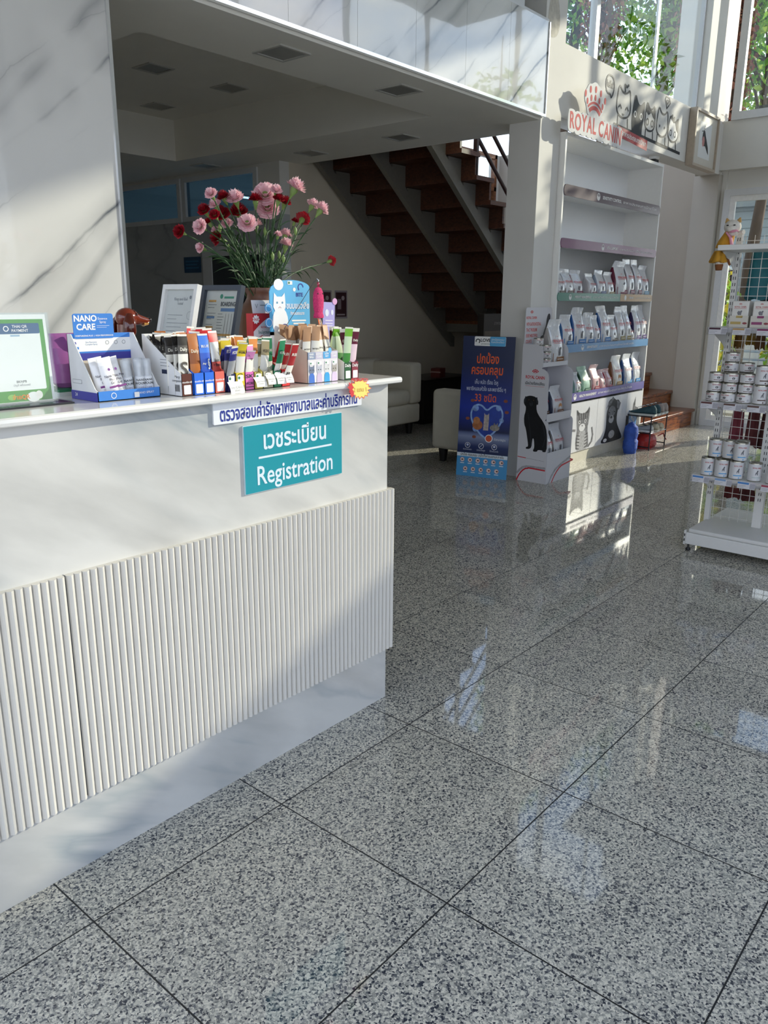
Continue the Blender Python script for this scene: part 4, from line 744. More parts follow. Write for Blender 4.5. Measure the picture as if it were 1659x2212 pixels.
# ================================================================ PET FOOD SHELF
SX0, SX1, SY, SB = 3.955, 5.925, 1.54, 1.90
SHW = mat('#f0efec', .45, var=.01)
sh = thing('display_shelf', 'tall white pet food shelf unit with coloured edge strips between column and stairs', 'shelf unit', (0, 0, 0))
for x in (SX0, SX1-.022): b = MB(); b.box(x, x+.022, SY, SB, 0, 2.71, SHW); b.obj('side_panel', sh)
b = MB(); b.box(SX0+.022, SX1-.022, SB-.015, SB, .1, 2.69, mat('#f2f3f4', .5, var=.01, scale=3)); b.obj('back_panel', sh)
b = MB(); b.box(SX0+.022, SX1-.022, SY, SB-.015, 2.685, 2.71, SHW); b.obj('top_panel', sh)
b = MB(); b.box(SX0+.022, SX1-.022, SY+.02, SB-.015, 0, .1, mat('#d8d2c3', .5)); b.obj('plinth', sh)
STR = [(2.25, 2.335, '#5a4650', 'SENSITIVITY CONTROL', 'อาหารประกอบการรักษาโรค', .25, True), (1.855, 1.93, '#7a4468', 'VITAL SUPPORT', 'อาหารประกอบการรักษาโรคเฉพาะทาง', .33, True), (1.437, 1.503, '#3c7f6e', 'WEIGHT MANAGEMENT', 'อาหารสำหรับควบคุมน้ำหนัก', .05, True), (1.007, 1.075, '#3f83ba', 'DERMATOLOGY', 'อาหารประกอบการรักษาโรคผิวหนัง', .20, False), (.575, .65, '#5a4f9c', 'HEALTH MANAGEMENT', 'อาหารเพื่อสุขภาพสัตว์เลี้ยง', .16, False)]
for (z0, z1, c, en, th, off, rd) in STR:
    b = MB(); b.box(SX0+.022, SX1-.022, SY+.01, SB-.015, z1-.045, z1-.02, SHW); so = b.obj('shelf_board', sh)
    b = MB(); h = z1-z0; L = 1.94; M = FY((SX0+SX1)/2, SY, (z0+z1)/2); b.prism(rrect(L, h, h*.42 if rd else .004), -.004, .006, mat(c, .35, coat=.2, var=.02), M); ps = b.obj('price_strip', sh)
    b = MB(); x = -L/2+L*off+.12; b.poly(circ(h*.36, 18, x, 0), PAPER, M, .0068); crown(b, M @ T(x, 0, 0), h*.45, mat(c, .5, var=0), .0072)
    b.text(en, h*.42, PAPER, M, bold=.03, align='LEFT', x=x+.08, z=.0068); wd_ = twidth(en, h*.42, .03)
    b.text(th, h*.36, PAPER, M, align='LEFT', x=x+.115+wd_, z=.0068, fit=min(.75, (.18 if en.startswith('WEIGHT') else L/2-.06)-(x+.115+wd_)))
    b.obj('lettering', ps)
    if en.startswith('WEIGHT'):
        b = MB(); b.prism(rrect(.74, h, h*.42, cx=.60), -.003, .0066, mat('#a67a3a', .35, coat=.2, var=.02), M); b.rect(.23, .5, -h/2, h/2, mat('#a67a3a', .35, coat=.2, var=.02), M, .00665); q_ = b.obj('strip_end', ps); b = MB(); b.poly(circ(h*.36, 18, .34, 0), PAPER, M, .0072); b.text('URINARY', h*.4, PAPER, M, bold=.03, align='LEFT', x=.42, z=.0072); b.text('อาหารประกอบการรักษาโรค', h*.32, PAPER, M, align='LEFT', x=.58, z=.0072, fit=.34); b.obj('lettering', ps)
# cabinet doors with printed animals
G1, G2, G3, G4 = mat('#2a2a2e', .5, var=.5, scale=35), mat('#6c6c72', .5, var=.45, scale=45), mat('#a9a9ae', .5, var=.25, scale=50), mat('#e0e0e4', .5, var=.02)
def door(x0, x1, art, lab):
    b = MB(); b.box(x0+.003, x1-.003, SY, SY+.018, .105, .553, mat('#e2e2e6', .3, coat=.2, var=.02)); d = b.obj('door', sh); d['label'] = lab
    b = MB(); art(b, FY((x0+x1)/2, SY-.0008, .105)); b.obj('door_picture', d)
def kitten(b, M):
    b.poly(sm([(-.10, 0), (-.115, .10), (-.10, .20), (-.11, .245), (-.125, .40), (-.075, .345), (.02, .345), (.075, .415), (.065, .25), (.05, .20), (.075, .10), (.085, 0)], 1), G2, M)
    b.poly([(-.085, .0), (-.09, .12), (-.055, .19), (.01, .19), (.05, .12), (.05, 0)], G3, M, .0004); b.poly(circ(.045, 14, -.03, .215, .035), G4, M, .0006)
    for k in range(5): b.line([(-.09+.035*k, .345), (-.075+.028*k, .29)], .010, G1, M, .0006)
    for k in range(5): b.line([(-.10, .15-.03*k), (-.06, .14-.03*k)], .009, G1, M, .0008); b.line([(.06, .15-.03*k), (.02, .14-.03*k)], .009, G1, M, .0008)
    for s in (-1, 1): b.poly(circ(.016, 12, -.03+s*.042, .268), G4, M, .0008); b.poly(circ(.009, 12, -.03+s*.042, .268), G1, M, .0011); b.poly([(-.03+s*.095, .385), (-.03+s*.045, .345), (-.03+s*.078, .335)], G1, M, .0008)
    b.poly([(-.042, .235), (-.018, .235), (-.03, .222)], G1, M, .0011); b.line([(.08, .02), (.13, .06), (.14, .12), (.12, .19)], .022, G2, M, .0002); b.line([(-.13, .20), (-.16, .205)], .022, G2, M, .0002)
def puppy(b, M):
    b.poly(sm([(-.17, .03), (-.13, .06), (-.10, .14), (-.10, .20), (-.105, .30), (-.085, .345), (-.09, .41), (-.01, .435), (.045, .40), (.07, .41), (.115, .37), (.10, .315), (.075, .31), (.065, .19), (.13, .10), (.19, .02), (.16, 0), (-.15, 0)], 2), G1, M)
    b.poly([(-.09, .36), (-.115, .335), (-.09, .38), (-.02, .445), (.0, .43), (-.05, .365)], G2, M, .0004); b.poly([(.05, .40), (.12, .37), (.095, .30), (.06, .33)], G2, M, .0004)
    b.poly(circ(.062, 16, -.02, .30, .055), G2, M, .0005); b.poly(circ(.042, 14, -.022, .225, .04), G3, M, .0007); b.poly(circ(.018, 12, -.025, .245, .013), G1, M, .001); b.poly([(-.06, .20), (-.02, .185), (.025, .20), (-.018, .165)], G1, M, .001)
    for s in (-1, 1): b.poly(circ(.013, 12, -.02+s*.042, .30), G1, M, .001); b.poly(circ(.004, 8, -.017+s*.042, .304), G4, M, .0013)
    b.poly(circ(.05, 14, .0, .075, .04), G3, M, .0006); b.poly(circ(.03, 12, -.10, .03, .018), G4, M, .0008)
def third(b, M):
    b.poly([(-.03, 0), (-.06, .15), (-.03, .26), (-.02, .33), (.03, .40), (.03, .30), (.10, .28), (.16, .2), (.17, 0)], G2, M); b.poly([(-.005, .32), (.022, .375), (.02, .31)], G1, M, .0005); b.poly(circ(.012, 12, .03, .23), G1, M, .0008)
door(SX0+.02, 4.888, lambda b, M: kitten(b, M @ T(.20, 0, 0) @ Matrix.Diagonal((1.35, 1, 1, 1))), 'white door printed with a grey tabby kitten'); door(4.888, 5.537, lambda b, M: puppy(b, M @ T(.02, 0, 0) @ Matrix.Diagonal((1.35, 1, 1, 1))), 'white door printed with a black and white puppy'); door(5.537, SX1-.022, third, 'white door partly hidden by shoe rack')
# crown sign on top
cs = thing('crown_brand_sign', 'white cut-out sign with pink crown and pink capitals on the shelf top', 'sign', (4.365, 1.49, 2.70))
PK = mat('#d97875', .8, spec=.15, var=.02); CW = mat('#e4e4e4', .75, spec=.2, var=.01)
b = MB(); M = FY(0, 0, .085)
LW = [(-.425, 0), (-.325, -.004), (-.222, 0), (-.128, 0), (-.045, 0), (.075, 0), (.178, 0), (.272, 0), (.345, 0), (.415, 0)]
LT = 'ROYALCANIN'
top = []; bot = []
for (x, y) in LW: top += [(x-.032, y+.088-abs(x)*.03), (x+.032, y+.088-abs(x)*.03), (x+.05, y+.072-abs(x)*.03)]; bot += [(x-.032, y-.088), (x+.032, y-.088), (x+.05, y-.070)]
out_ = [(-.485, -.06), (-.485, .06)]+top+[(.475, .055), (.475, -.06)]+bot[::-1]
b.prism(sm(out_, 1), -.008, 0, CW, M, mat('#d8d8da', .5))
cw = [(-.17, .06), (-.20, .14), (-.235, .17), (-.24, .23), (-.205, .265), (-.175, .30), (-.125, .305), (-.09, .325), (-.04, .325), (0, .305), (.05, .30), (.085, .27), (.125, .225), (.12, .17), (.085, .14), (.06, .06)]
b.prism(sm(cw, 2), -.0085, -.0005, CW, M, mat('#d8d8da', .5)); b.obj('backing', cs)
b = MB()
for c, (x, y) in zip(LT, LW): b.text(c, .165, PK, M @ T(x, y-abs(x)*.03+.005, 0) @ RZ(-x*.22), bold=.02, z=.001, xs=.78 if c != 'I' else 1)
b.obj('lettering', cs)
b = MB(); b.ring(.135, .165, PK, M, .0012, 16, math.radians(50), math.radians(128), -.06, -.01); b.ring(.178, .195, PK, M, .0012, 16, math.radians(48), math.radians(130), -.06, -.01)
for k, a in enumerate((-36, -18, 0, 18, 36)):
    a = math.radians(a); b.poly([(p[0], p[1]) for p in circ(.0145, 14, -.06+math.sin(a)*.225, -.01+math.cos(a)*.225, .024)], PK, M, .0012); b.poly(circ(.0165, 14, -.06+math.sin(a)*.29, -.01+math.cos(a)*.285, .026), PK, M, .0012)
b.obj('crown_mark', cs); b = MB(); b.box(-.3, -.26, .008, .09, .0, .02, WHITE); b.box(.24, .28, .008, .09, .0, .02, WHITE); b.obj('bracket', cs)
# ---------------------------------------------------------------- bags
BW = mat('#dfe0e3', .16, coat=1.0, var=.04, scale=25, bump=.55, bscale=28)
def bag_parts(w, h, d, bar, gus, body=BW, art='dog', flop=.0, lean=0, seed=0, red='#cf3a40'):
    q = random.Random(seed); mb = MB(); gm = mat(gus, .25, coat=.4, var=.05)
    secs = [(0, .96, .90), (.015, .99, .97), (.16, 1.03, 1.10), (.34, 1.03, 1.10), (.55, 1.0, .82), (.70, .97, .46), (.82, .98, .16), (.86, 1.0, .05), (.985, 1.03, .035), (1.0, 1.03, .03)]
    def ring(fz, fw, fd, off): return [(-w/2*fw, -d/2*fd+off, fz*h), (-w*.17*fw, -d/2*fd*1.08+off+q.uniform(-.006, .005), fz*h+q.uniform(-.004, .004)), (w*.17*fw, -d/2*fd*1.08+off+q.uniform(-.006, .005), fz*h), (w/2*fw, -d/2*fd+off, fz*h), (w/2*fw*.97, off, fz*h), (w/2*fw, d/2*fd+off, fz*h), (-w/2*fw, d/2*fd+off, fz*h), (-w/2*fw*.97, off, fz*h)]
    rg = []
    for i, (fz, fw, fd) in enumerate(secs):
        sx = flop*(max(0, fz-.7)/.3)**1.5*w
        r = ring(fz, fw, fd, d*.10*max(0, fz-.5)); rg.append([(p[0]+sx+lean*fz*h, p[1]-abs(flop)*(max(0, fz-.8))*.2, p[2]-(abs(flop)*.25*h*max(0, fz-.8) if p[0]*flop > 0 else 0)) for p in r])
    fcs = {0: body, 1: body, 2: body, 3: gm, 4: gm, 5: body, 6: gm, 7: gm}
    mb.add([p for r in rg for p in r], [], body); n8 = 8
    def face(ix, mt): mb.f.append(ix); mb.mi.append(mb.m(mt)); mb.sm.append(True)
    for i in range(len(rg)-1):
        for j in range(8): k = (j+1) % 8; face((i*8+j, i*8+k, i*8+8+k, i*8+8+j), fcs[j] if i < 6 else body)
    face(tuple(range(len(rg)*8-8, len(rg)*8)), body); face(tuple(range(7, -1, -1)), body)
    pr = MB(); M = FR((0, -d/2*1.17-.001, 0), (1, 0, 0), (lean, 0, 1)); rd = mat(red, .4, var=0); bm_ = mat(bar, .4, var=.02)
    y0 = .07*h; pr.rect(-w*.14, w*.44, y0, y0+.105*h, bm_, M, .0008); pr.rect(-w*.46, -w*.40, .02*h, .26*h, bm_, M, .0008); pr.rect(-w*.08, w*.38, y0+.045*h, y0+.057*h, PAPER, M, .0012)
    if art == 'dog': pr.poly([(-.02*w, .2*h), (-.03*w, .30*h), (.05*w, .36*h), (.11*w, .40*h), (.20*w, .37*h), (.15*w, .33*h), (.16*w, .2*h)], G2, M, .0009)
    elif art == 'cat': pr.poly([(0, .2*h), (-.06*w, .28*h), (-.02*w, .38*h), (.02*w, .36*h), (.07*w, .39*h), (.07*w, .31*h), (.13*w, .36*h), (.17*w, .38*h), (.12*w, .26*h), (.12*w, .2*h)], G2, M, .0009)
    elif art == 'face': pr.poly(circ(.16*w, 14, .08*w, .31*h, .09*h), mat('#c98d5a', .5, var=.1), M, .0009); pr.poly(circ(.10*w, 14, .08*w, .25*h, .05*h), G4, M, .0011)
    # brand line on the upper slope
    sl = FR((lean*.52*h, -d/2*.94, .52*h), (1, 0, 0), (lean, .42*d/(.2*h)*.5, 1)) @ T(0, 0, .004)
    pr.text('ROYAL CANIN', .085*h, rd, sl, bold=.03, fit=w*.74); pr.rect(-w*.38, w*.38, -.055*h, -.047*h, rd, sl); crown(pr, sl @ T(0, .09*h, 0), .05*h, rd)
    return mb, pr
def bag(x, y, z, w, h, d, bar, gus, label, group, rz=0, **k):
    t = thing('pet_food_bag', label, 'bag', (x, y, z), rz, group); mb, pr = bag_parts(w, h, d, bar, gus, **k)
    bo = mb.obj('bag_body', t); sb = bo.modifiers.new('round', 'SUBSURF'); sb.levels = 2; sb.render_levels = 2; pr.obj('bag_print', t); return t
MRN_, NV_, OL_, BR_, BL_, PU_, TE_ = '#7a2545', '#2d4a86', '#8a7a3a', '#5a4638', '#2f77b8', '#52347c', '#2a6f86'
gA = 'pet food bags on the green edged shelf'
rowA = [(4.075, .17, .20, BR_, '#8a8a90', 'small white bag with brown bar, nearest the column on the green edged shelf', .15, 'cat'), (4.22, .17, .215, BR_, '#8a8a90', 'white bag with brown bar, second from the column on the green edged shelf', -.1, 'cat'), (4.39, .155, .21, MRN_, '#7a2545', 'white bag with maroon side, third from the column on the green edged shelf', .1, 'cat'),
 (4.565, .13, .15, MRN_, '#6a1f3a', 'low maroon sided bag behind the fourth gap on the green edged shelf', 0, 'cat'), (4.675, .14, .19, MRN_, '#c8c8cc', 'white bag with maroon bar leaning left before the navy one on the green edged shelf', -.2, 'cat'), (4.845, .165, .225, NV_, '#9aa6b8', 'white bag with navy bar in the middle of the green edged shelf', .08, 'cat'), (5.025, .17, .215, OL_, '#b8b8bc', 'white bag with olive bar beside the big maroon sided bag', .15, 'cat'),
 (5.235, .20, .32, MRN_, '#6a1f3a', 'big bag with wide maroon side panel on the brown edged shelf end', .25, 'dog'), (5.435, .17, .345, MRN_, '#8a8a90', 'tall white bag with maroon bar beside the big maroon sided bag', -.05, 'cat'), (5.615, .15, .345, MRN_, '#8a8a90', 'tall white bag with maroon bar nearest the teal sided bag', -.15, 'cat'), (5.775, .15, .30, '#7fa8c4', TE_, 'bag with teal side at the stair end of the green and brown edged shelf', .25, 'cat')]
for i, (x, w_, h, bar, gus, lab, fl, art) in enumerate(rowA): bag(x, 1.62+(.09 if i == 3 else 0), 1.4845, w_, h, .10 if h < .25 else .13, bar, gus, lab, gA, flop=fl, art=art, seed=i, rz=-.12 if gus in (MRN_, TE_, '#6a1f3a') else .0)
gB = 'pet food bags on the blue edged shelf'
rowB = [(4.26, .17, .27, BL_, '#2f6fb0', 'white bag behind the cardboard display on the blue edged shelf', .1, 'dog'), (4.46, .18, .33, BL_, '#2a5fa0', 'tall white bag with dark blue flap just above the cardboard display', .2, 'dog'), (4.655, .165, .285, BL_, '#2a5fa0', 'white bag with blue bar and blue side, left of the narrow blue barred one', .25, 'dog'), (4.81, .12, .26, BL_, '#9aa6b8', 'narrow white bag with blue bar on the blue edged shelf', .05, 'dog'), (4.975, .17, .345, BL_, '#2a5fa0', 'tall white bag with blue bar and folded top, tallest blue barred bag', -.35, 'cat'), (5.155, .15, .26, BR_, '#8a8a90', 'white bag with brown bar between the blue and olive barred ones', .1, 'cat'), (5.31, .14, .335, OL_, '#a8a8ac', 'tall white bag with olive bar next to the brown barred one', .1, 'cat'), (5.455, .13, .345, OL_, '#a8a8ac', 'tall white bag with olive bar nearest the small bag', -.1, 'cat'), (5.565, .10, .19, BR_, '#a8a8ac', 'small white bag with brown bar before the purple barred bags', .1, 'cat'), (5.685, .125, .345, PU_, '#32285e', 'tall white bag with purple bar and dark purple side', .1, 'cat'), (5.825, .13, .35, PU_, '#8a8a90', 'tall white bag with purple bar at the stair end of the blue edged shelf', -.1, 'cat')]
for i, (x, w_, h, bar, gus, lab, fl, art) in enumerate(rowB): bag(x, 1.615+(.10 if i == 8 and 0 else 0), 1.0565, w_, h, .105 if h < .3 else .12, bar, gus, lab, gB, flop=fl, art=art, seed=20+i, rz=-.08)
gC = 'pet food bags on the purple edged shelf'
MINT = mat('#a8cbb4', .25, coat=.4, var=.1); PKB = mat('#d9b0b0', .25, coat=.4, var=.08)
rowC = [(4.30, .16, .24, BL_, '#2f6fb0', 'white bag behind the cardboard display on the purple edged shelf', .1, 'dog', BW), (4.51, .10, .19, '#3f8a5c', '#8fb0a0', 'small pale green bag beside the cardboard display', .1, 'cat', BW), (4.66, .165, .235, '#2f6f4c', '#1c4a30', 'mint green bag with dark lettering on the purple edged shelf', -.15, 'none', MINT), (4.855, .15, .24, '#a0303c', '#c9b8b4', 'pale pink bag with red seal on the purple edged shelf', .25, 'dog', PKB), (5.01, .115, .185, '#c64f6a', '#b83a52', 'small pink bag with red top, left one of the pink pair', .2, 'dog', PKB), (5.145, .115, .185, '#c64f6a', '#b83a52', 'small pink bag with red top, right one of the pink pair', .1, 'dog', PKB), (5.335, .18, .30, '#b88a3a', '#8a5a3a', 'tall cream bag with brown picture in the sun on the purple edged shelf', .15, 'face', mat('#e6e2da', .25, coat=.4, var=.05)), (5.575, .16, .305, '#2f8fd0', '#2a5a9a', 'white bag with bright blue bar beside the cream bag', .2, 'none', BW), (5.775, .165, .315, '#2f8fd0', '#2a5a9a', 'white bag with bright blue bar and dark blue flap at the stair end', .3, 'none', BW)]
for i, (x, w_, h, bar, gus, lab, fl, art, bd) in enumerate(rowC): bag(x, 1.615, .6315, w_, h, .105, bar, gus, lab, gC, flop=fl, art=art, seed=40+i, rz=-.06, body=bd)
# ================================================================ CARDBOARD DISPLAY
cdp = thing('cardboard_display', 'white cardboard pet food display with printed black dog beside the shelf', 'display stand', (0, 0, 0))
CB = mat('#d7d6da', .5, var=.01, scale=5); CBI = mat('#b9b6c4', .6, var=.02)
def side_prof():
    p = [(1.58, 0), (1.31, 0), (1.31, .45)]
    p += [(1.345-.035*math.cos(a), .50+.035*math.sin(a)-.02) for a in (0, .5, 1.0, 1.5)]
    p += [(1.345, .515), (1.332, .535), (1.332, .82)]+[(1.402-.07*math.cos(a), .85+.07*math.sin(a)) for a in (0, .4, .8, 1.2, 1.57)]+[(1.392, .93), (1.392, 1.035)]+[(1.462-.07*math.cos(a), 1.035+.07*math.sin(a)) for a in (0, .4, .8, 1.2, 1.57)]+[(1.58, 1.105)]
    return p
DX0, DX1 = 3.54, 3.95
for x in (DX0, DX1-.004):
    b = MB(); b.prism([(y, z) for y, z in side_prof()], 0, .004, CB, FR((x, 0, 0), (0, 1, 0), (0, 0, 1)), CBI); sp_ = b.obj('side_panel', cdp)
    if x == DX0:
        b = MB(); M = FX(DX0-.0006, 0, 0)
        DOGP = [(-1.484, 0.704), (-1.438, 0.696), (-1.414, 0.667), (-1.415, 0.631), (-1.429, 0.639), (-1.425, 0.586), (-1.397, 0.544), (-1.365, 0.511), (-1.331, 0.461), (-1.316, 0.382), (-1.313, 0.265), (-1.353, 0.26), (-1.349, 0.274), (-1.395, 0.273), (-1.399, 0.257), (-1.437, 0.254), (-1.436, 0.272), (-1.426, 0.287), (-1.433, 0.35), (-1.445, 0.367), (-1.45, 0.335), (-1.452, 0.293), (-1.467, 0.273), (-1.505, 0.268), (-1.504, 0.285), (-1.483, 0.289), (-1.491, 0.334), (-1.513, 0.433), (-1.531, 0.467), (-1.537, 0.53), (-1.524, 0.577), (-1.524, 0.613), (-1.535, 0.621), (-1.547, 0.642), (-1.545, 0.674), (-1.524, 0.695)]
        b.poly(sm(DOGP, 1), mat('#16171b', .45, var=.3, scale=25), M); DG = mat('#2e3036', .5, var=.2, scale=30)
        b.poly(circ(.016, 12, -1.478, .638, .02), DG, M, .0003); b.poly(circ(.007, 10, -1.48, .648), BLACK, M, .0006); b.line([(-1.53, .69), (-1.535, .65)], .012, DG, M, .0003); b.line([(-1.43, .69), (-1.425, .65)], .012, DG, M, .0003)
        for s in (-1, 1): b.poly(circ(.004, 8, -1.478+s*.022, .668), mat('#6b4a2a', .4, var=0), M, .0006)
        b.line([(-1.50, .56), (-1.47, .40), (-1.455, .30)], .006, DG, M, .0003); b.line([(-1.36, .48), (-1.33, .38), (-1.35, .30)], .008, DG, M, .0003)
        crown(b, M @ T(-1.455, .882, 0), .05, RED); b.text('ROYAL CANIN', .035, RED, M, bold=.025, x=-1.455, y=.848, fit=.17); b.text('เมื่อป่วยต้องเปลี่ยน', .03, DARK, M, bold=.02, x=-1.455, y=.80, fit=.175); b.rect(-1.54, -1.37, .778, .780, RED, M)
        b.line([(-1.575, .198), (-1.50, .194)], .006, RED, M); b.line([(-1.50, .194), (-1.33, .185)], .003, G3, M); b.obj('side_print', sp_)
        b = MB(); b.line([(-1.578, .0)]+[(-1.578+.10*f, .11*math.sin(f*PI/2)**.8) for f in (.2, .4, .6, .8, 1)]+[(-1.47, .115), (-1.32, .112)], .011, RED, M, .0003); b.line([(-1.578, .06)]+[(-1.578+.09*f, .06+.065*math.sin(f*PI/2)) for f in (.3, .6, 1)]+[(-1.32, .13)], .018, G3, M, .0001); b.obj('red_band', sp_)
b = MB(); b.box(DX0+.004, DX1-.004, 1.574, 1.579, 0, 1.10, CBI); b.obj('back_panel', cdp)
b = MB(); M = FY((DX0+DX1)/2, 1.572, 0); b.prism(rrect(DX1-DX0, .30, .02, cy=1.235), 0, .004, CB, M); hd_ = b.obj('header_card', cdp)
b = MB(); R2 = mat('#d8443c', .4, var=0); crown(b, M @ T(-.115, 1.338, 0), .04, R2, .0046); b.text('ROYAL CANIN', .028, R2, M, bold=.025, x=-.115, y=1.305, z=.0046, fit=.16)
for k, s in enumerate(('WITH GASTROINTESTINAL', 'TRACT PROBLEMS', 'EVERY MOUTHFUL', 'COUNTS')): b.text(s, .036, R2, M, bold=.015, align='LEFT', x=-.19, y=1.255-k*.045, z=.0046, fit=(.23, .17, .18, .09)[k])
DGH = [(.07, 1.13), (.09, 1.20), (.12, 1.24), (.125, 1.30), (.15, 1.34), (.185, 1.33), (.185, 1.28), (.17, 1.22), (.16, 1.14)]; b.obj('header_lettering', hd_); b = MB(); b.poly(sm(DGH, 1), G1, M, .0046); b.poly(sm([(.06, 1.11), (.03, 1.15), (.08, 1.17), (.13, 1.15), (.14, 1.10)], 1), G1, M, .0048); b.obj('header_print', hd_)
for (z, yf, lip) in ((.935, 1.395, .03), (.53, 1.335, .035), (.18, 1.313, .075)):
    b = MB(); b.box(DX0+.004, DX1-.004, yf, 1.574, z-.004, z, CBI); b.box(DX0+.004, DX1-.004, yf-.003, yf, z-.03 if z < .9 else z-.004, z+lip, CB); b.obj('tray', cdp)
b = MB(); b.box(DX0+.004, DX1-.004, 1.308, 1.311, 0, .19, CB); M = FY(0, 1.3074, 0); b.line([(DX0+.10, 0)]+[(DX0+.10+.2*f, .125*math.sin(f*PI/2)**.8) for f in (.2, .4, .6, .8, 1)]+[(DX0+.45, .14), (DX1-.01, .155)], .013, RED, M, .0003); b.line([(DX0+.05, 0)]+[(DX0+.05+.2*f, .135*math.sin(f*PI/2)**.8) for f in (.2, .5, 1)]+[(DX1-.01, .175)], .02, G3, M, .0001); b.obj('front_base', cdp)
gD = 'pet food bags in the cardboard display'
bag(3.825, 1.485, .936, .205, .36, .12, '#8a5a30', '#a8a6a2', 'large white bag with brown bar on the top tray of the cardboard display', gD, art='dog', seed=61, flop=.2)
bag(3.655, 1.475, .531, .16, .235, .10, '#6a5038', '#5a4a44', 'white bag with brown side at the dog printed end of the middle tray', gD, art='cat', seed=63, flop=.1, rz=-.15)
bag(3.83, 1.445, .531, .17, .235, .11, '#8a5a3a', '#3a4258', 'grey white bag with navy top on the middle tray', gD, art='face', seed=64, flop=.15)
bag(3.65, 1.42, .181, .19, .26, .11, '#4a3f3a', '#5a5450', 'white bag with dark bar on the bottom tray beside the dog print', gD, art='cat', seed=65)
bag(3.84, 1.42, .181, .175, .275, .11, '#4a3f3a', '#5a5450', 'white bag with dark bar on the bottom tray, further from the dog print', gD, art='cat', seed=66)
# cats drawn on the beam, red banner, bird picture
dc = thing('cat_wall_decal', 'black line drawing decal of five cats with hello bubble on the beam', 'wall decal', (0, 1.599, 0))
b = MB(); M = FY(0, -.0012, 0); LN = mat('#1a1a1d', .6, var=0); 
def catline(cx, base, w, h, fill=None, ears=1, tail=True):
    p = [(cx-w/2, base+h*.30), (cx-w*.52, base+h*.62), (cx-w*.40, base+h), (cx-w*.15, base+h*.82), (cx+w*.18, base+h*.82), (cx+w*.42, base+h*.97), (cx+w*.52, base+h*.6), (cx+w/2, base+h*.32), (cx, base+h*.20)]
    p = sm(p, 2)
    if fill: b.poly(p+[], fill, M, .0003)
    b.line(p+[p[0]], .016, LN, M, .0005)
    b.line([(cx-w*.38, base+h*.24), (cx-w*.36, base)], .014, LN, M, .0005); b.line([(cx+w*.36, base+h*.24), (cx+w*.42, base)], .014, LN, M, .0005)
catline(5.06, 2.915, .27, .33)
for s in (-1, 1): b.line([(5.06+s*.07-.03, 3.06), (5.06+s*.07, 3.085), (5.06+s*.07+.03, 3.06)], .012, LN, M, .0006)
b.line([(5.045, 3.02), (5.06, 3.01), (5.075, 3.02)], .01, LN, M, .0006); b.line([(5.07, 3.2), (5.06, 3.25), (5.10, 3.24), (5.13, 3.26)], .02, LN, M, .0006)
b.poly(sm([(5.27, 2.88), (5.24, 3.0), (5.25, 3.12), (5.29, 3.24), (5.36, 3.15), (5.43, 3.15), (5.505, 3.21), (5.50, 3.05), (5.47, 2.96), (5.48, 2.88)], 2), LN, M, .0005)
for s in (-1, 1): b.ring(.018, .028, PAPER, M, .0009, 14, cx=5.37+s*.065, cy=3.06)
catline(5.64, 2.90, .22, .31); b.poly([(5.55, 3.20), (5.61, 3.145), (5.70, 3.145), (5.745, 3.19), (5.75, 3.08), (5.70, 3.10), (5.66, 3.13), (5.60, 3.10), (5.55, 3.12)], LN, M, .0006)
for s in (-1, 1): b.ring(.022, .032, LN, M, .0008, 14, cx=5.64+s*.055, cy=3.04)
catline(5.93, 2.89, .26, .33); 
for s in (-1, 1): b.poly(circ(.012, 10, 5.93+s*.06, 3.05), LN, M, .0008)
catline(6.21, 2.89, .24, .30, PAPER); b.poly([(6.24, 3.13), (6.32, 3.185), (6.325, 3.05), (6.28, 3.07)], LN, M, .0009)
for s in (-1, 1): b.ring(.02, .03, LN, M, .0009, 14, cx=6.20+s*.055, cy=3.03)
b.line([(6.12, 3.16), (6.16, 3.19), (6.18, 3.15), (6.22, 3.18), (6.2, 3.13), (6.12, 3.16)], .014, LN, M, .0009)
b.line([(4.90, 2.915), (6.42, 2.88)], .026, LN, M, .0007)
b.line(sm([(4.72, 3.13), (4.68, 3.20), (4.72, 3.27), (4.82, 3.27), (4.86, 3.20), (4.83, 3.13), (4.80, 3.10), (4.79, 3.13)], 2)+[(4.705, 3.148)], .014, LN, M, .0007); b.text('hello!', .075, LN, M, bold=.03, x=4.77, y=3.20, z=.0007, fit=.12)
b.line([(5.98, 3.26), (5.95, 3.29), (5.97, 3.32), (6.05, 3.32), (6.08, 3.28), (6.04, 3.25), (6.0, 3.22), (5.98, 3.26)], .012, LN, M, .0007); b.line([(5.99, 3.29), (6.02, 3.30), (6.05, 3.29), (6.01, 3.26), (5.99, 3.29)], .010, LN, M, .0008)
b.obj('decal', dc)
rbn = thing('red_banner', 'red banner with white lettering under the cat decal behind the crown sign', 'sign', (5.29, 1.597, 2.85)); b = MB(); b.prism([(-.32, .03), (.32, .0), (.32, -.09), (-.32, -.05)], -.0015, .0015, mat('#b2262c', .4, var=.03), FY(0, -.002, .035)); b.obj('banner_sheet', rbn); b = MB(); b.text('อาหารประกอบการรักษา', .055, PAPER, FR((0.03, -.0045, .005), (1, 0, -.045), (0, 0, 1)), bold=.03, fit=.52); b.obj('lettering', rbn)
bp_ = thing('bird_picture', 'pale framed picture of a small black and red bird at the beam end', 'picture frame', (6.93, 1.52, 3.06)); b = MB(); M = FY(0, 0, 0); FRM = mat('#b9aa98', .4, var=.06)
for (a0, a1, c0, c1) in ((-.34, -.315, -.27, .27), (.315, .34, -.27, .27), (-.315, .315, -.27, -.245), (-.315, .315, .245, .27)): b.box(a0, a1, c0, c1, -.075, .0, FRM, M)
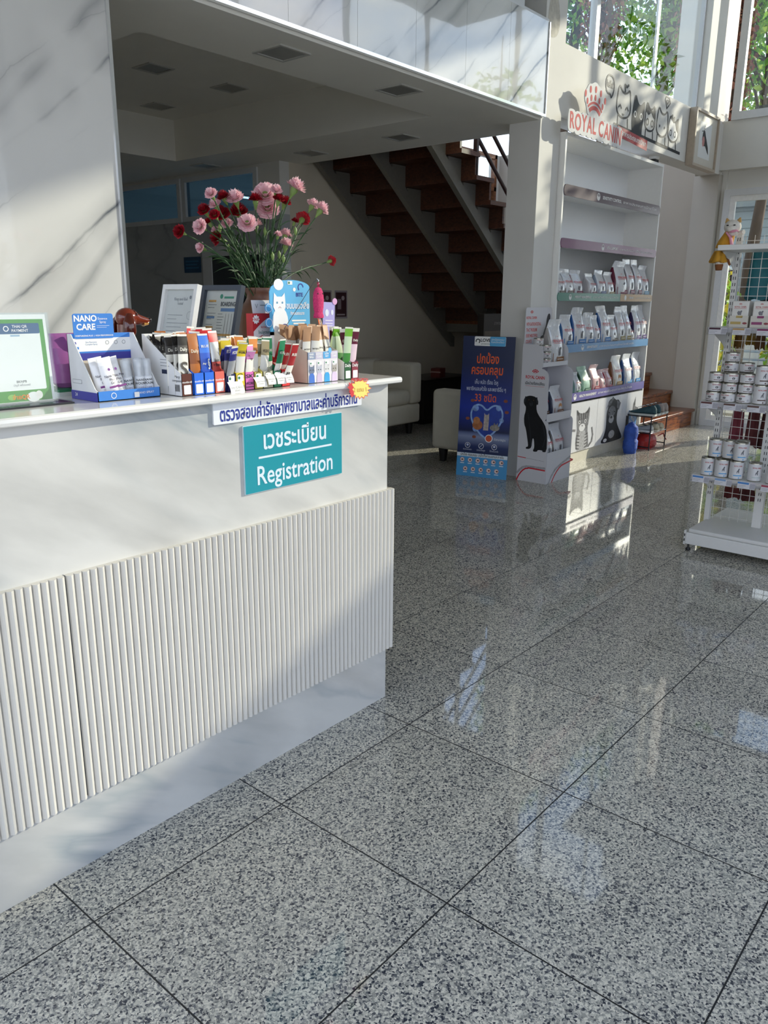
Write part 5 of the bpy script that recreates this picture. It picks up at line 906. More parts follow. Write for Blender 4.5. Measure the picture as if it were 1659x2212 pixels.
b.obj('frame', bp_); b = MB(); b.box(-.315, .315, -.245, .245, -.05, -.02, mat('#d2cdc2', .5, var=.02), M); b.rect(-.17, .17, -.17, .17, mat('#e2e4e4', .5, var=.01), M, -.0194); b.obj('mount', bp_)
b = MB(); z = -.0188; b.poly([(-.06, .10), (-.02, .09), (.02, .04), (.10, -.05), (.13, -.12), (.09, -.10), (.02, -.05), (-.05, -.05), (-.085, .0), (-.08, .06)], G1, M, z); b.poly(circ(.035, 14, -.045, -.01, .05), mat('#c58a84', .5, var=.05), M, z+.0004); b.line([(-.04, .11), (-.03, .14)], .012, G1, M, z); b.line([(-.075, .085), (-.105, .08)], .008, G1, M, z); b.obj('bird_print', bp_)
# ================================================================ GONDOLA WITH CANS
GW = mat('#dcdbd8', .35, var=.015); SLOT = mat('#26282a', .6)
gd = thing('gondola_shelf', 'white metal shop gondola with wire mesh back and four shelves', 'shelf unit', (0, 0, 0))
YL, YR = -.185, -1.10; GX = 2.54; PX = 2.83
b = MB(); b.box(GX, PX+.02, YR, YL, .045, .115, GW, None, .004); b.box(GX+.004, PX+.10, YR, YL-.01, .115, .14, GW, None, .008, 3); b.box(PX+.02, PX+.42, YR, YL-.01, .05, .13, GW); b.obj('base', gd)
b = MB(); b.box(GX+.004, GX+.03, YL, YL+.012, .04, .125, GW); [b.rect(.0, .006, z, z+.016, SLOT, FX(GX+.0034, YL+.010, 0), .0006) for z in (.06, .09)]; b.obj('end_bracket', gd)
for y in (YL-.015, -.49, -.80, YR+.03):
    b = MB(); wd_ = .03 if y > -.3 else .05; b.box(PX, PX+.035, y-wd_/2, y+wd_/2, .13, 1.825, GW); M = FX(PX, y, 0)
    for k in range(44):
        z = .30+k*.035
        if z < 1.80: b.rect(-.008, -.004, z, z+.018, SLOT, M, .0007); b.rect(.004, .008, z, z+.018, SLOT, M, .0007)
    b.obj('upright', gd)
b = MB(); WR = mat('#cfcdc8', .35, .2, var=0)
for k in range(33): z = .17+k*.05; b.box(PX+.016, PX+.0195, YR, YL-.02, z, z+.0028, WR)
for k in range(18): y = YL-.045-k*.05; b.box(PX+.0125, PX+.016, y-.0028, y, .15, 1.80, WR) if y > YR else None
b.obj('wire_mesh', gd)
for x, y in ((GX+.03, YL-.012), (GX+.03, YR+.03), (PX+.36, YL-.02)): b = MB(); b.lathe([(.012, 0), (.016, .008), (.006, .02), (.006, .05)], BLACK, 12, T(x, y, 0)); b.obj('levelling_foot', gd)
SHZ = [.468, .895, 1.303, 1.735]
PURT, BRT, BLT, WHT = '#6a2c4c', '#4a3328', '#3f7ab8', '#9c9cb0'
tags = {0: ['#3f7ab8', '#7a9cc4', '#3f7ab8', '#a03a50', '#3f7ab8', '#a03a50', '#3f7ab8'], 1: ['#5a2f2c', '#5a4038', '#5a4038', '#4f3a34', '#5a4038', '#5a2f2c', '#5a4038'], 2: ['#4a2a38', '#b08c5a', '#7a2c58', '#4a4a8a', '#7a2c58', '#b08c5a', '#4a2a38'], 3: []}
for i, z in enumerate(SHZ):
    b = MB(); dep0 = GX if i < 3 else GX+.01; b.box(dep0, PX, YR, YL+.005, z-.028, z, GW, None, .003); s = b.obj('shelf', gd)
    for y in (YL-.008, YR+.02): b = MB(); b.prism([(PX, z-.028), (PX, z-.13), (PX-.05, z-.10), (dep0+.05, z-.03)], -.002, .002, GW, FR((0, y, 0), (1, 0, 0), (0, 0, 1))); b.obj('shelf_bracket', gd)
    if tags[i]:
        b = MB(); M = FR((dep0-.017, YL+.005, z-.040), (0, -1, 0), (.25, 0, 1)); b.box(0, .915, 0, .042, -.001, .001, glass('tag_rail', (.9, .9, .92), .15), M); pr_ = b.obj('price_rail', s)
        for k, c in enumerate(tags[i]): b = MB(); x = .012+k*.125; b.rect(x, x+.095, .003, .038, mat('#cfcdd2', .5, var=.01), M, .0016); b.rect(x, x+.06, .028, .038, mat(c, .5, var=0), M, .002); b.rect(x+.066, x+.094, .006, .035, mat('#a3a1a8', .6, var=.1, scale=300), M, .002); b.rect(x+.004, x+.045, .018, .020, GREY, M, .002); b.rect(x+.004, x+.035, .010, .012, GREY, M, .002); b.obj('price_tag', s)
CANW = mat('#d6d5d6', .3, coat=.2, var=.015); TIN = mat('#a9a69a', .25, .8, var=.05)
def can_mesh(r, h, bar, kind):
    mb = MB(); mb.lathe([(r*.93, 0), (r, .003), (r, h-.004), (r*.99, h-.002), (r*.985, h), (r*.93, h-.0005), (r*.9, h-.004), (r*.2, h-.0045), (.0005, h-.0045)], TIN, 28)
    mb.lathe([(r+.0003, .005), (r+.0003, h-.007)], CANW, 28); M = RX(PI/2); W = r+.0007
    mb.text('ROYAL CANIN', h*.10 if h > .08 else .009, mat('#b85a58', .5, var=0), M, bold=.03, wrap=W, y=h*.74, fit=r*1.25); mb.text('▬▬▬▬▬', h*.14, mat(bar, .5, var=0), M, bold=.06, wrap=W, y=h*.24, fit=r*1.25); mb.text('◆', h*.10, mat(bar, .5, var=0), M, wrap=W, x=.2*r, y=h*.10)
    sil = G2 if kind == 'dog' else G1
    u = r*.5; pts = [(-.4, 0), (-.3, .4), (-.05, .55), (.1, .8), (.35, .9), (.5, .75), (.35, .6), (.4, 0)] if kind == 'dog' else [(-.25, 0), (-.4, .4), (-.2, .8), (0, .6), (.2, .85), (.25, .5), (.5, .8), (.4, .3), (.3, 0)]
    P_ = [(p[0]*u, h*.36+p[1]*h*.30) for p in pts]; mb.add([(W*math.sin(x/W), y, W*math.cos(x/W)) for x, y in P_], [tuple(range(len(P_)))], sil, M)
    mb.rect(0, .010, 0, .012, G3, FR((W*math.sin(.9)*1.01, -W*math.cos(.9)*1.01, h*.2), (math.cos(.9), math.sin(.9), 0), (0, 0, 1)))
    return mb
CANS = {'tall': can_mesh(.0365, .1045, '#5fa3d4', 'dog').obj('pet_food_can'), 'tallb': can_mesh(.0365, .1045, '#5a4038', 'dog').obj('pet_food_can'), 'short': can_mesh(.0385, .0535, '#6a4a40', 'cat').obj('pet_food_can'), 'plain': can_mesh(.0365, .1045, '#b9c4c4', 'dog').obj('pet_food_can')}
for o in CANS.values(): col.objects.unlink(o)
def can(kind, x, y, z, lab, g, rz=None, i=[0]):
    o = CANS[kind].copy(); col.objects.link(o); o.location = (x, y, z); i[0] += 1; o.rotation_euler = (0, 0, (-PI/2+(.6 if i[0] % 3 else -.2)) if rz is None else rz); tag(o, lab, 'can', g)
g0 = 'pet food cans on the lowest gondola shelf'; z = SHZ[0]+.0005; f = -PI/2+.55
for k, y in enumerate((-.250, -.330, -.410)): can('tall', 2.585, y, z, 'blue barred white can, %s in the lower front row from the shelf end' % ORD[k], g0, f)
can('tall', 2.665, -.395, z, 'blue barred white can in the second lower row behind the third one', g0, f); can('tall', 2.665, -.315, z, 'blue barred white can in the second lower row near the upright', g0, f)
can('plain', 2.60, -.505, z, 'pale white can standing alone beside the blue barred stack', g0, f); can('tall', 2.59, -.605, z, 'blue barred white can standing beyond the lone pale can', g0, f)
for k, (x, y) in enumerate(((2.62, -.272), (2.625, -.350), (2.59, -.420), (2.668, -.405))): can('tall', x, y, z+.105, 'blue barred white can, %s on top of the lower row' % ORD[k], g0, f)
g1 = 'pet food cans on the brown tagged gondola shelf'; z = SHZ[1]+.0005
for c, (x, y) in enumerate(((2.585, -.235), (2.585, -.316), (2.60, -.398))):
    for k in range(3): can('short', x+.002*k, y-.003*k, z+.054*k, 'short white can, %s from the bottom in the %s stack from the shelf end' % (ORD[k], ('first', 'second', 'third')[c]), g1)
for k in range(5): can('short', 2.672, -.29, z+.054*k, 'short white can, %s from the bottom in the tall stack at the back' % ORD[k], g1)
for k in range(4): can('short', 2.682, -.372, z+.054*k, 'short white can, %s from the bottom in the back stack beside the tall one' % ORD[k], g1)
for k, y in enumerate((-.480, -.560)):
    for j in range(2): can('tallb', 2.605, y, z+.105*j, 'tall brown barred can, %s one of the %s pair of tall cans' % (('lower', 'upper')[j], ('first', 'second')[k]), g1, f)
g2 = 'pet food cans on the cardboard display'
for k in range(4): can('short', 3.595, 1.475, .9365+.054*k, 'short white can on the cardboard display, %s from the bottom of the taller stack' % ORD[k], g2, -PI/4)
for k in range(3): can('short', 3.668, 1.44, .9365+.054*k, 'short white can on the cardboard display, %s from the bottom of the lower stack' % ORD[k], g2, -PI/4)
# pouch cartons
def carton(y, bar, lab):
    t = thing('pouch_carton', lab, 'box', (2.60, y, SHZ[2]+.0005), -PI/2+.06, 'pouch cartons on the gondola'); w_ = .096; b = MB(); CM = mat('#cbc6bb', .5, var=.015); BM = mat(bar, .5, var=0)
    b.prism([(-w_/2, 0), (w_/2, 0), (w_/2, .062), (.022, .062), (.016, .05), (-.016, .05), (-.022, .062), (-w_/2, .062)], -.0012, 0, CM, FY(0, 0, 0)); b.box(-w_/2, w_/2, .0012, .11, 0, .001, CM); b.box(-w_/2, w_/2, .108, .11, 0, .13, CM)
    for s in (-1, 1): b.box(s*w_/2-.0006, s*w_/2+.0006, 0, .11, 0, .062, CM)
    M = FY(0, -.0004, 0); b.rect(-.042, .012, .016, .030, BM, M); b.poly(circ(.012, 12, .032, .022, .006), mat('#8a3a40', .5, var=0), M); b.obj('tray', t)
    b = MB(); b.box(-.044, .044, .006, .10, .003, .140, mat('#d4d2cc', .35, coat=.2, var=.02), None, .005, 2); M = FY(0, .0055, 0); b.text('ROYAL CANIN', .012, mat('#b85a58', .5, var=0), M, bold=.03, y=.108, fit=.06); b.rect(-.032, .032, .099, .1005, mat('#b85a58', .5, var=0), M); crown(b, M @ T(0, .12, 0), .014, mat('#b85a58', .5, var=0)); b.poly([(-.010, .068), (-.014, .08), (-.006, .088), (.0, .084), (.006, .09), (.012, .088), (.008, .076), (.008, .066), (-.008, .066)], G2, M); b.rect(-.017, .017, .05, .062, BM, M); b.obj('pouch_pack', t)
carton(-.32, '#b29a58', 'open carton of white pouches with gold bar on the gondola'); carton(-.43, '#8a3a68', 'open carton of white pouches with purple bar beside the gold barred one'); carton(-.54, '#4a5a9a', 'open carton of white pouches with blue bar beyond the purple barred one')
# cat plush on top
pl = thing('cat_plush', 'white cat plush toy in yellow and pink clothes draped over the gondola top', 'plush toy', (2.70, -.205, 1.736)); pl.scale = (.86, .86, .86); FU = mat('#d9d4cb', .95, var=.06, scale=60, bump=.3, bscale=250); YC = mat('#c08c28', .85, var=.1, scale=40); PC = mat('#c98a9c', .85, var=.1, scale=40); BRF = mat('#7a4a26', .9, var=.1)
b = MB(); b.ball(.052, .052, .045, FU, T(-.02, 0, .115)); b.ball(.03, .035, .025, FU, T(-.05, -.005, .103)); b.tube([(-.02, -.02, .075), (-.04, -.06, .078), (-.048, -.08, .080)], [.014, .012, .015], FU, 12); b.tube([(-.02, .02, .075), (-.055, -.0, .07), (-.062, -.045, .072)], [.013, .012, .014], FU, 12); b.obj('body', pl)
for s in (-1, 1): b = MB(); b.tube([(-.02, s*.034, .145), (-.022, s*.042, .17)], [.018, .004], mat('#b8935a', .95, var=.1), 10, flat=.6); b.obj('ear', pl)
for s in (-1, 1): b = MB(); b.ball(.003, .008, .004, BLACK, T(-.073, s*.021-.005, .122)); b.obj('eye', pl)
b = MB(); b.loft([[(-.02+x*rx+sx, y*ry+.012+sy, z_) for x, y in circ(1, 16)] for z_, rx, ry, sx, sy in ((-.01, .05, .05, -.005, .03), (.03, .052, .046, 0, .02), (.07, .042, .036, 0, .005), (.088, .034, .03, 0, 0))], YC); b.obj('jacket', pl)
b = MB(); b.tube([(-.066, .02, .08), (-.07, -.01, .05), (-.068, -.02, .01), (-.06, -.03, -.005)], [.012, .018, .018, .01], PC, 12, flat=.45); b.ball(.022, .03, .012, PC, T(-.055, -.02, .086)); b.obj('scarf', pl)
b = MB(); q = random.Random(3); n = 18; b.loft([[(-.075+(.02+rx)*x, .05+ry*y+.012*math.sin(5*a_), z_+.006*math.sin(4*a_)) for a_, (x, y) in [(2*PI*i/n, (math.cos(2*PI*i/n), math.sin(2*PI*i/n))) for i in range(n)]] for z_, rx, ry in ((-.035, .005, .02), (-.065, .012, .035), (-.10, .02, .05))], YC); b.obj('skirt', pl)
b = MB(); b.tube([(-.07, .045, -.09), (-.07, .042, -.115)], [.022, .024], FU, 12); b.tube([(-.07, .042, -.115), (-.072, .04, -.15)], [.026, .020], BRF, 12); b.obj('leg', pl); b = MB(); b.tube([(-.055, .03, -.07), (-.035, .0, -.09), (-.03, -.012, -.12)], [.010, .009, .006], BRF, 10); b.obj('tail', pl)
# goods hanging on the far side of the mesh
def garment(name, x, y, z0, z1, w_, mt, lab, seed, folds=5, cat='clothing', g=None, dep=.05):
    q = random.Random(seed); mb = MB(); n = 22; rings = []
    for k in range(7):
        f = k/6; z = z1+(z0-z1)*f; ww = w_*(.75+.25*f); rings.append([(x+dep/2*math.sin(2*PI*i/n)*(.5+.5*f)+.008*math.sin(folds*2*PI*i/n+seed), y+ww/2*math.cos(2*PI*i/n), z+q.uniform(-.004, .004)-(.012*math.sin(folds*2*PI*i/n) if k == 6 else 0)) for i in range(n)])
    mb.loft(rings, mt); tag(mb.obj(name), lab, cat, g)
garment('teal_bag', 2.96, -.29, 1.46, 1.72, .13, mat('#1f6a74', .6, var=.1), 'teal bag hanging behind the wire mesh under the top shelf', 1, 2, 'bag'); garment('dark_bag', 3.01, -.36, 1.45, 1.70, .12, mat('#2a2f36', .6, var=.1), 'dark grey bag hanging behind the teal one', 2, 2, 'bag')
gg = 'pet clothes hanging behind the mesh'
for k, (y, c, z0) in enumerate(((-.225, '#6b4a14', 1.185), (-.285, '#8a6a1c', 1.20), (-.345, '#5a3a16', 1.175), (-.405, '#7a5a18', 1.19), (-.465, '#4a2a18', 1.20))): garment('pet_garment', 2.97+.02*(k % 2), y, z0, 1.30, .055, mat(c, .8, var=.15), '%s pet garment hanging behind the mesh, %s from the upright' % (('brown', 'mustard', 'dark brown', 'ochre', 'chestnut')[k], ORD[k]), 10+k, 3, 'clothing', gg, .03)
for k, (y, c) in enumerate(((-.27, '#7a3440'), (-.36, '#5a282a'), (-.44, '#46201e'))): garment('pet_garment', 2.98, y, .60, .80, .085, mat(c, .85, var=.15), '%s pet garment hanging low behind the mesh, %s from the upright' % (('rose red', 'dark red', 'maroon')[k], ORD[k]), 20+k, 4, 'clothing', gg, .05)
for k, (y, c) in enumerate(((-.29, '#5a2020'), (-.38, '#4a1c1c'))): garment('pet_garment', 2.98, y, .27, .36, .10, mat(c, .85, var=.15), '%s pet garment piled near the gondola foot, %s from the upright' % (('dark red', 'deep maroon')[k], ORD[k]), 30+k, 4, 'clothing', gg, .05)
# ================================================================ STAIRS
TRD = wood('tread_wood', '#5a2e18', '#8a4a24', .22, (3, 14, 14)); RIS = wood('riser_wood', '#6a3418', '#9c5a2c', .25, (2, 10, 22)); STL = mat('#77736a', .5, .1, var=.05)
stt = thing('staircase', 'wooden staircase turning up to the upper floor behind the column', 'staircase', (0, 0, 0)); stt['kind'] = 'structure'
RS = .198
for i in range(6):                                                  # lower steps rise away from the hall
    y0 = 1.60+.28*i; z = RS*(i+1); x0 = 5.94 if i < 1 else 5.94; x1 = 7.615
    b = MB(); b.box(x0, x1, y0, y0+.03, z-RS, z-.04, RIS); b.obj('riser', stt)
    b = MB(); b.box(x0, x1 if i else x1+.02, y0-.025, y0+.29, z-.04, z, TRD, None, .012, 3); b.obj('tread', stt)
b = MB(); b.box(6.38, 7.62, 3.25, 4.49, 6*RS-.04, 6*RS, TRD); b.box(6.38, 7.6, 3.30, 4.48, 6*RS-.14, 6*RS-.04, STL); b.obj('landing', stt)
RIS_SHADE = wood('shaded_riser_wood', '#3c2117', '#5a3424', .4, (2, 10, 22)); TRD_SHADE = wood('shaded_tread_wood', '#45251a', '#623a28', .35, (3, 14, 14))  # same wood as the lower steps, darkened to put shade into its colour
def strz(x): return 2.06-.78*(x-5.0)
for y in (2.98, 3.66, 4.42):
    b = MB(); b.prism([(6.55, strz(6.55)), (6.55, strz(6.55)+.12), (3.80, strz(3.80)+.12), (3.80, strz(3.80))], -.03, .03, STL, FR((0, y, 0), (1, 0, 0), (0, 0, 1))); b.obj('stringer', stt)
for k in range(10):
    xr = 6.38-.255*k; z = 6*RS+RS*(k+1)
    b = MB(); b.box(xr-.03, xr, 2.80, 4.48, z-RS+.0, z-.04, RIS_SHADE); b.obj('riser', stt); b = MB(); b.box(xr-.285, xr+.02, 2.78, 4.49, z-.04, z, TRD_SHADE); b.obj('tread', stt)
    for y in (2.98, 3.66, 4.42): b = MB(); b.prism([(xr-.02, strz(xr-.02)+.11), (xr-.02, z-.045), (xr-.24, z-.045), (xr-.24, strz(xr-.24)+.11)], -.02, .02, STL, FR((0, y, 0), (1, 0, 0), (0, 0, 1))); b.obj('bracket', stt)
HR = mat('#3a2620', .3, var=.1)
for dz in (.28, .55, .85):
    b = MB(); b.tube([(6.55, 2.83, strz(6.55)+.28+dz), (3.75, 2.83, strz(3.75)+.28+dz)], .019, HR if dz < .8 else TRD, 10); b.obj('railing', stt)
for k in range(4): xx = 6.3-.85*k; b = MB(); b.box(xx-.018, xx+.018, 2.80, 2.84, strz(xx)+.16, strz(xx)+1.13, HR); b.obj('railing_post', stt)
# ceiling lights
LF, LP = mat('#bdbbb3', .5), mat('#8b8a84', .3)
def vent(x, y, z, lab, s=.23):
    t = thing('ceiling_light', lab, 'ceiling light', (x, y, z), 0, 'square ceiling lights'); b = MB()
    for (a0, a1, c0, c1) in ((-s/2, s/2, -s/2, -s/2+.018), (-s/2, s/2, s/2-.018, s/2), (-s/2, -s/2+.018, -s/2+.018, s/2-.018), (s/2-.018, s/2, -s/2+.018, s/2-.018)): b.box(a0, a1, c0, c1, -.008, 0, LF)
    b.obj('frame', t); b = MB(); b.box(-s/2+.018, s/2-.018, -s/2+.018, s/2-.018, -.003, 0, LP); b.obj('diffuser', t)
for x, y, z, l in ((1.284, 1.87, 2.75, 'unlit square ceiling light nearest the photographer under the marble fascia'), (2.306, 1.87, 2.75, 'unlit square ceiling light under the marble fascia towards the column'), (3.50, 2.83, 2.75, 'unlit square ceiling light on the lowered edge nearest the stairs'), (3.55, 3.95, 2.75, 'unlit square ceiling light on the lowered edge near the window wall corner'), (3.40, 5.34, 2.75, 'unlit square ceiling light in front of the partition windows'), (1.87, 3.93, 3.12, 'unlit square light in the raised ceiling tray, nearer the pillar'), (2.60, 3.93, 3.12, 'unlit square light in the raised ceiling tray, nearer the stairs'), (2.60, 4.95, 3.12, 'unlit square light deep in the raised ceiling tray'), (2.6, 6.3, 2.75, 'unlit square ceiling light furthest back beside the pillar edge')): vent(x, y, z, l)
wallbox('ceiling_side_room', 3.78, 7.9, 4.62, 9, 2.9, 3.0)
lp = thing('ceiling_lamp', 'small bright lit lamp seen through the dark partition window', 'lamp', (4.60, 6.15, 2.62)); b = MB(); b.box(-.15, .15, -.04, .04, 0, .02, WHITE); b.obj('housing', lp); b = MB(); b.box(-.14, .14, -.03, .03, -.012, 0, emit('#e8f2ff', 9)); b.obj('tube', lp)
# partition sign and wall posters
ws = thing('blue_wall_sign', 'dark blue room sign on the dark partition beside the door', 'sign', (3.645, 5.97, 1.80)); b = MB(); b.prism(rrect(.30, .17, .004), 0, .01, mat('#123f66', .3, var=.02), FX(0, 0, 0)); b.obj('plate', ws); b = MB(); [b.rect(-.12, .12-.03*(k % 2), .03-.035*k, .045-.035*k, mat('#2f6a94', .5, var=0), FX(-.0106, 0, 0)) for k in range(3)]; b.obj('lettering', ws)
for k, (x, c1, lab) in enumerate(((4.27, '#4a2028', 'maroon and white wall poster behind the pink fish toy'), (4.52, '#3a1218', 'dark red wall poster nearest the sofa'))):
    t = thing('wall_poster', lab, 'poster', (x, 4.499, 1.38), 0, 'posters on the rear wall'); b = MB(); M = FY(0, -.001, 0); b.prism(rrect(.20, .30, .002), -.0005, .0005, mat('#9a8f90', .5, var=.03), M); b.rect(-.085, .085, -.13, .13, mat(c1, .5, var=.15, scale=12), M, .001); b.rect(-.06, .0, -.05, .06, mat('#8a7a7c', .5, var=.1), M, .0014); b.poly(circ(.025, 12, .03, .07), mat('#b0a0a0', .5, var=0), M, .0014); b.rect(-.07, .06, -.115, -.10, mat('#b0a0a0', .5, var=0), M, .0014); b.obj('sheet', t)
# ================================================================ SOFAS
SOF = mat('#cdc7b6', .75, var=.03, scale=12, bump=.08, bscale=200); LEGM = mat('#1e1a1a', .5)
sf = thing('sofa', 'cream upholstered sofa with dark feet behind the counter end', 'sofa', (0, 0, 0))
b = MB(); b.box(3.25, 4.86, 3.62, 4.38, .13, .34, SOF, None, .03, 4); b.obj('base', sf); b = MB(); b.box(3.25, 4.86, 4.16, 4.40, .34, .80, SOF, None, .05, 4); b.obj('backrest', sf)
for x in (3.25, 4.68): b = MB(); b.box(x, x+.18, 3.60, 4.20, .34, .78, SOF, None, .04, 4); b.obj('armrest', sf)
b = MB(); b.box(3.44, 4.68, 3.60, 4.16, .335, .50, SOF, None, .06, 4); b.obj('seat_cushion', sf)
for x, y in ((3.35, 3.70), (4.76, 3.70), (3.35, 4.3), (4.76, 4.3)): b = MB(); b.lathe([(.03, 0), (.045, .13)], LEGM, 4, T(x, y, 0) @ RZ(PI/4)); b.obj('leg', sf)
ar = thing('armchair', 'cream armchair with rounded arm behind the blue standing poster', 'armchair', (0, 0, 0))
b = MB(); b.box(3.72, 4.55, 1.93, 2.58, .13, .36, SOF, None, .02, 3); b.obj('base', ar)
for x in (3.70, 4.38): b = MB(); b.box(x, x+.18, 1.94, 2.60, .12, .66, SOF, None, .045, 4); b.obj('armrest', ar)
b = MB(); b.box(3.70, 4.56, 1.92, 2.08, .12, .70, SOF, None, .05, 4); b.obj('backrest', ar); b = MB(); b.box(3.885, 4.375, 2.05, 2.58, .36, .48, SOF, None, .04, 4); b.obj('seat_cushion', ar)
for x, y in ((3.77, 2.50), (4.49, 2.50), (3.77, 2.0), (4.49, 2.0)): b = MB(); b.lathe([(.03, 0), (.045, .12)], LEGM, 4, T(x, y, 0) @ RZ(PI/4)); b.obj('leg', ar)
tbk = thing('side_table', 'dark low cabinet against the rear wall beside the sofa', 'cabinet', (0, 0, 0)); b = MB(); b.box(5.35, 6.3, 3.95, 4.45, .06, .50, mat('#2b2724', .5, var=.1), None, .004); b.obj('body', tbk); b = MB(); b.box(5.32, 6.33, 3.92, 4.47, .50, .53, mat('#241f1c', .35, var=.1), None, .005); b.obj('cabinet_top', tbk); [MB() for _ in ()]
b = MB(); b.box(5.37, 6.28, 3.98, 4.42, 0, .06, LEGM); b.obj('plinth', tbk)
bx = MB(); bx.box(-.08, .08, -.06, .06, 0, .11, mat('#6e2c28', .6, var=.1), None, .003); bx.rect(-.07, .07, .06, .075, mat('#b09088', .6, var=0), FX(-.081, 0, 0)); tag(bx.obj('red_carton', None, (5.75, 4.05, .5305), .2), 'small dark red carton on the dark low cabinet', 'box')
ad = thing('dark_poster_stand', 'dark brown standing display with pale animal pictures under the stair landing', 'display stand', (0, 0, 0)); b = MB(); b.box(5.15, 5.95, 3.02, 3.10, 0, 1.30, mat('#2b2320', .6, var=.1)); b.obj('board', ad)
b = MB(); M = FX(5.149, 0, 0); b.rect(-3.10, -3.02, 0.02, 1.28, mat('#241d1a', .6), M); M = FY(0, 3.019, 0); b.rect(5.17, 5.93, .62, 1.12, mat('#55483c', .6, var=.1), M); b.poly([(5.36, .98), (5.42, 1.05), (5.50, .98), (5.70, .98), (5.78, .90), (5.78, .72), (5.72, .72), (5.68, .84), (5.50, .84), (5.46, .72), (5.40, .72), (5.42, .90)], mat('#7d7470', .6, var=.05), M, .0006); b.text('อาหารสัตว์เลี้ยงสูตรพิเศษ', .05, mat('#8a8480', .6, var=0), M, x=5.6, y=1.2, z=.0004); [b.poly(circ(.05, 14, x, .84), mat('#8a7f7c', .6, var=.05), M, .0008) for x in (5.27, 5.86)]; b.obj('picture', ad)
# ================================================================ STANDING POSTER
po = thing('standing_poster', 'dark blue standing poster about pet protection leaning on the column', 'poster', (0, 0, 0))
bl, br_ = Vector((3.362, 2.065, .0)), Vector((3.466, 1.632, .0)); uu = (br_-bl).normalized(); nrm = Vector((uu.y, -uu.x, 0)); nrm = nrm if nrm.x < 0 else -nrm; Wp = (br_-bl).length; tl = -nrm*.075+Vector((0, 0, 1.155)); Hp = tl.length; M = FR(tuple(bl), tuple(uu), tuple(tl))
def pgrad(name, stops):
    m = bpy.data.materials.new(name); m.use_nodes = True; t = m.node_tree; bb = t.nodes['Principled BSDF']; co = N(t, 'ShaderNodeTexCoord'); s = N(t, 'ShaderNodeSeparateXYZ'); t.links.new(co.outputs['Object'], s.inputs[0]); mm = N(t, 'ShaderNodeMath', operation='DIVIDE'); mm.inputs[1].default_value = 1.16; t.links.new(s.outputs[2], mm.inputs[0]); r = ramp(t, [(p, lin(c)) for p, c in stops]); t.links.new(mm.outputs[0], r.inputs[0]); t.links.new(r.outputs[0], bb.inputs['Base Color']); bb.inputs['Roughness'].default_value = .4; return m
PB = pgrad('poster_print', [(0, '#4a9bd0'), (.165, '#4a9bd0'), (.17, '#10204a'), (.22, '#1a2c60'), (.29, '#8590b0'), (.315, '#5a6690'), (.33, '#101c44'), (.5, '#17329a'), (.62, '#152a74'), (.8, '#1a2850'), (1, '#232f52')])
b = MB(); b.box(0, Wp, 0, Hp, -.006, 0, PB, M); b.obj('board', po)
b = MB(); z = .0008; ORG2 = mat('#e8602c', .45, var=0); W_ = Wp; PW = mat('#c4cbe0', .5, var=0); cxp = W_/2
b.poly(rrect(W_*.60, .075, .008, cx=cxp+.01, cy=Hp-.04), PAPER, M, z); b.poly(rrect(W_*.30, .075, .008, cx=cxp+.075, cy=Hp-.04), mat('#5aaede', .5, var=0), M, z+.0003); b.text('LOVE', .036, DARK, M, bold=.03, x=cxp-.03, y=Hp-.033, z=z+.0006); b.text('protection', .018, DARK, M, x=cxp-.025, y=Hp-.060, z=z+.0006); b.ring(.012, .02, DARK, M, z+.0006, 16, -1, 3.6, cxp-.095, Hp-.04); b.text('ปกป้องครบ\nในหนึ่งเดียว', .02, PAPER, M, x=cxp+.075, y=Hp-.036, z=z+.0006, fit=.11)
b.text('ปกป้อง', .10, ORG2, M, bold=.05, x=cxp, y=Hp-.185, z=z, fit=.19); b.text('ครอบคลุม', .10, ORG2, M, bold=.05, x=cxp, y=Hp-.275, z=z, fit=.27); b.text('เห็บ หมัด เรื้อน ไรหู', .045, PW, M, bold=.01, x=cxp, y=Hp-.37, z=z, fit=.20); b.text('พยาธิหนอนหัวใจ และพยาธิอื่น ๆ', .045, PW, M, bold=.01, x=cxp, y=Hp-.425, z=z, fit=.34); b.text('33 ชนิด', .085, ORG2, M, bold=.012, x=cxp, y=Hp-.50, z=z, fit=.185); b.obj('lettering', po)
b = MB(); hx, hy = cxp+.02, .485; HT = [(.0, -.135), (.06, -.10), (.115, -.04), (.14, .02), (.13, .075), (.09, .105), (.045, .10), (.0, .06)]; HT = HT+[(-x, y) for x, y in HT[-2::-1]]; HT = sm([(hx+x, hy+y*1.15) for x, y in HT], 2)
b.poly(HT, mat('#24409c', .4, var=.2, scale=15), M, z); GLW = mat('#8fb0e0', .4, var=.25, scale=30); b.line(HT+[HT[0]], .014, GLW, M, z+.0003)
for (x, y, r) in ((-.10, .09, .028), (.10, .10, .024), (-.09, -.08, .028), (.13, .0, .02)): b.poly(circ(r, 12, hx+x, hy+y), mat('#7c9ad0', .5, var=.3, scale=30), M, z+.0002)
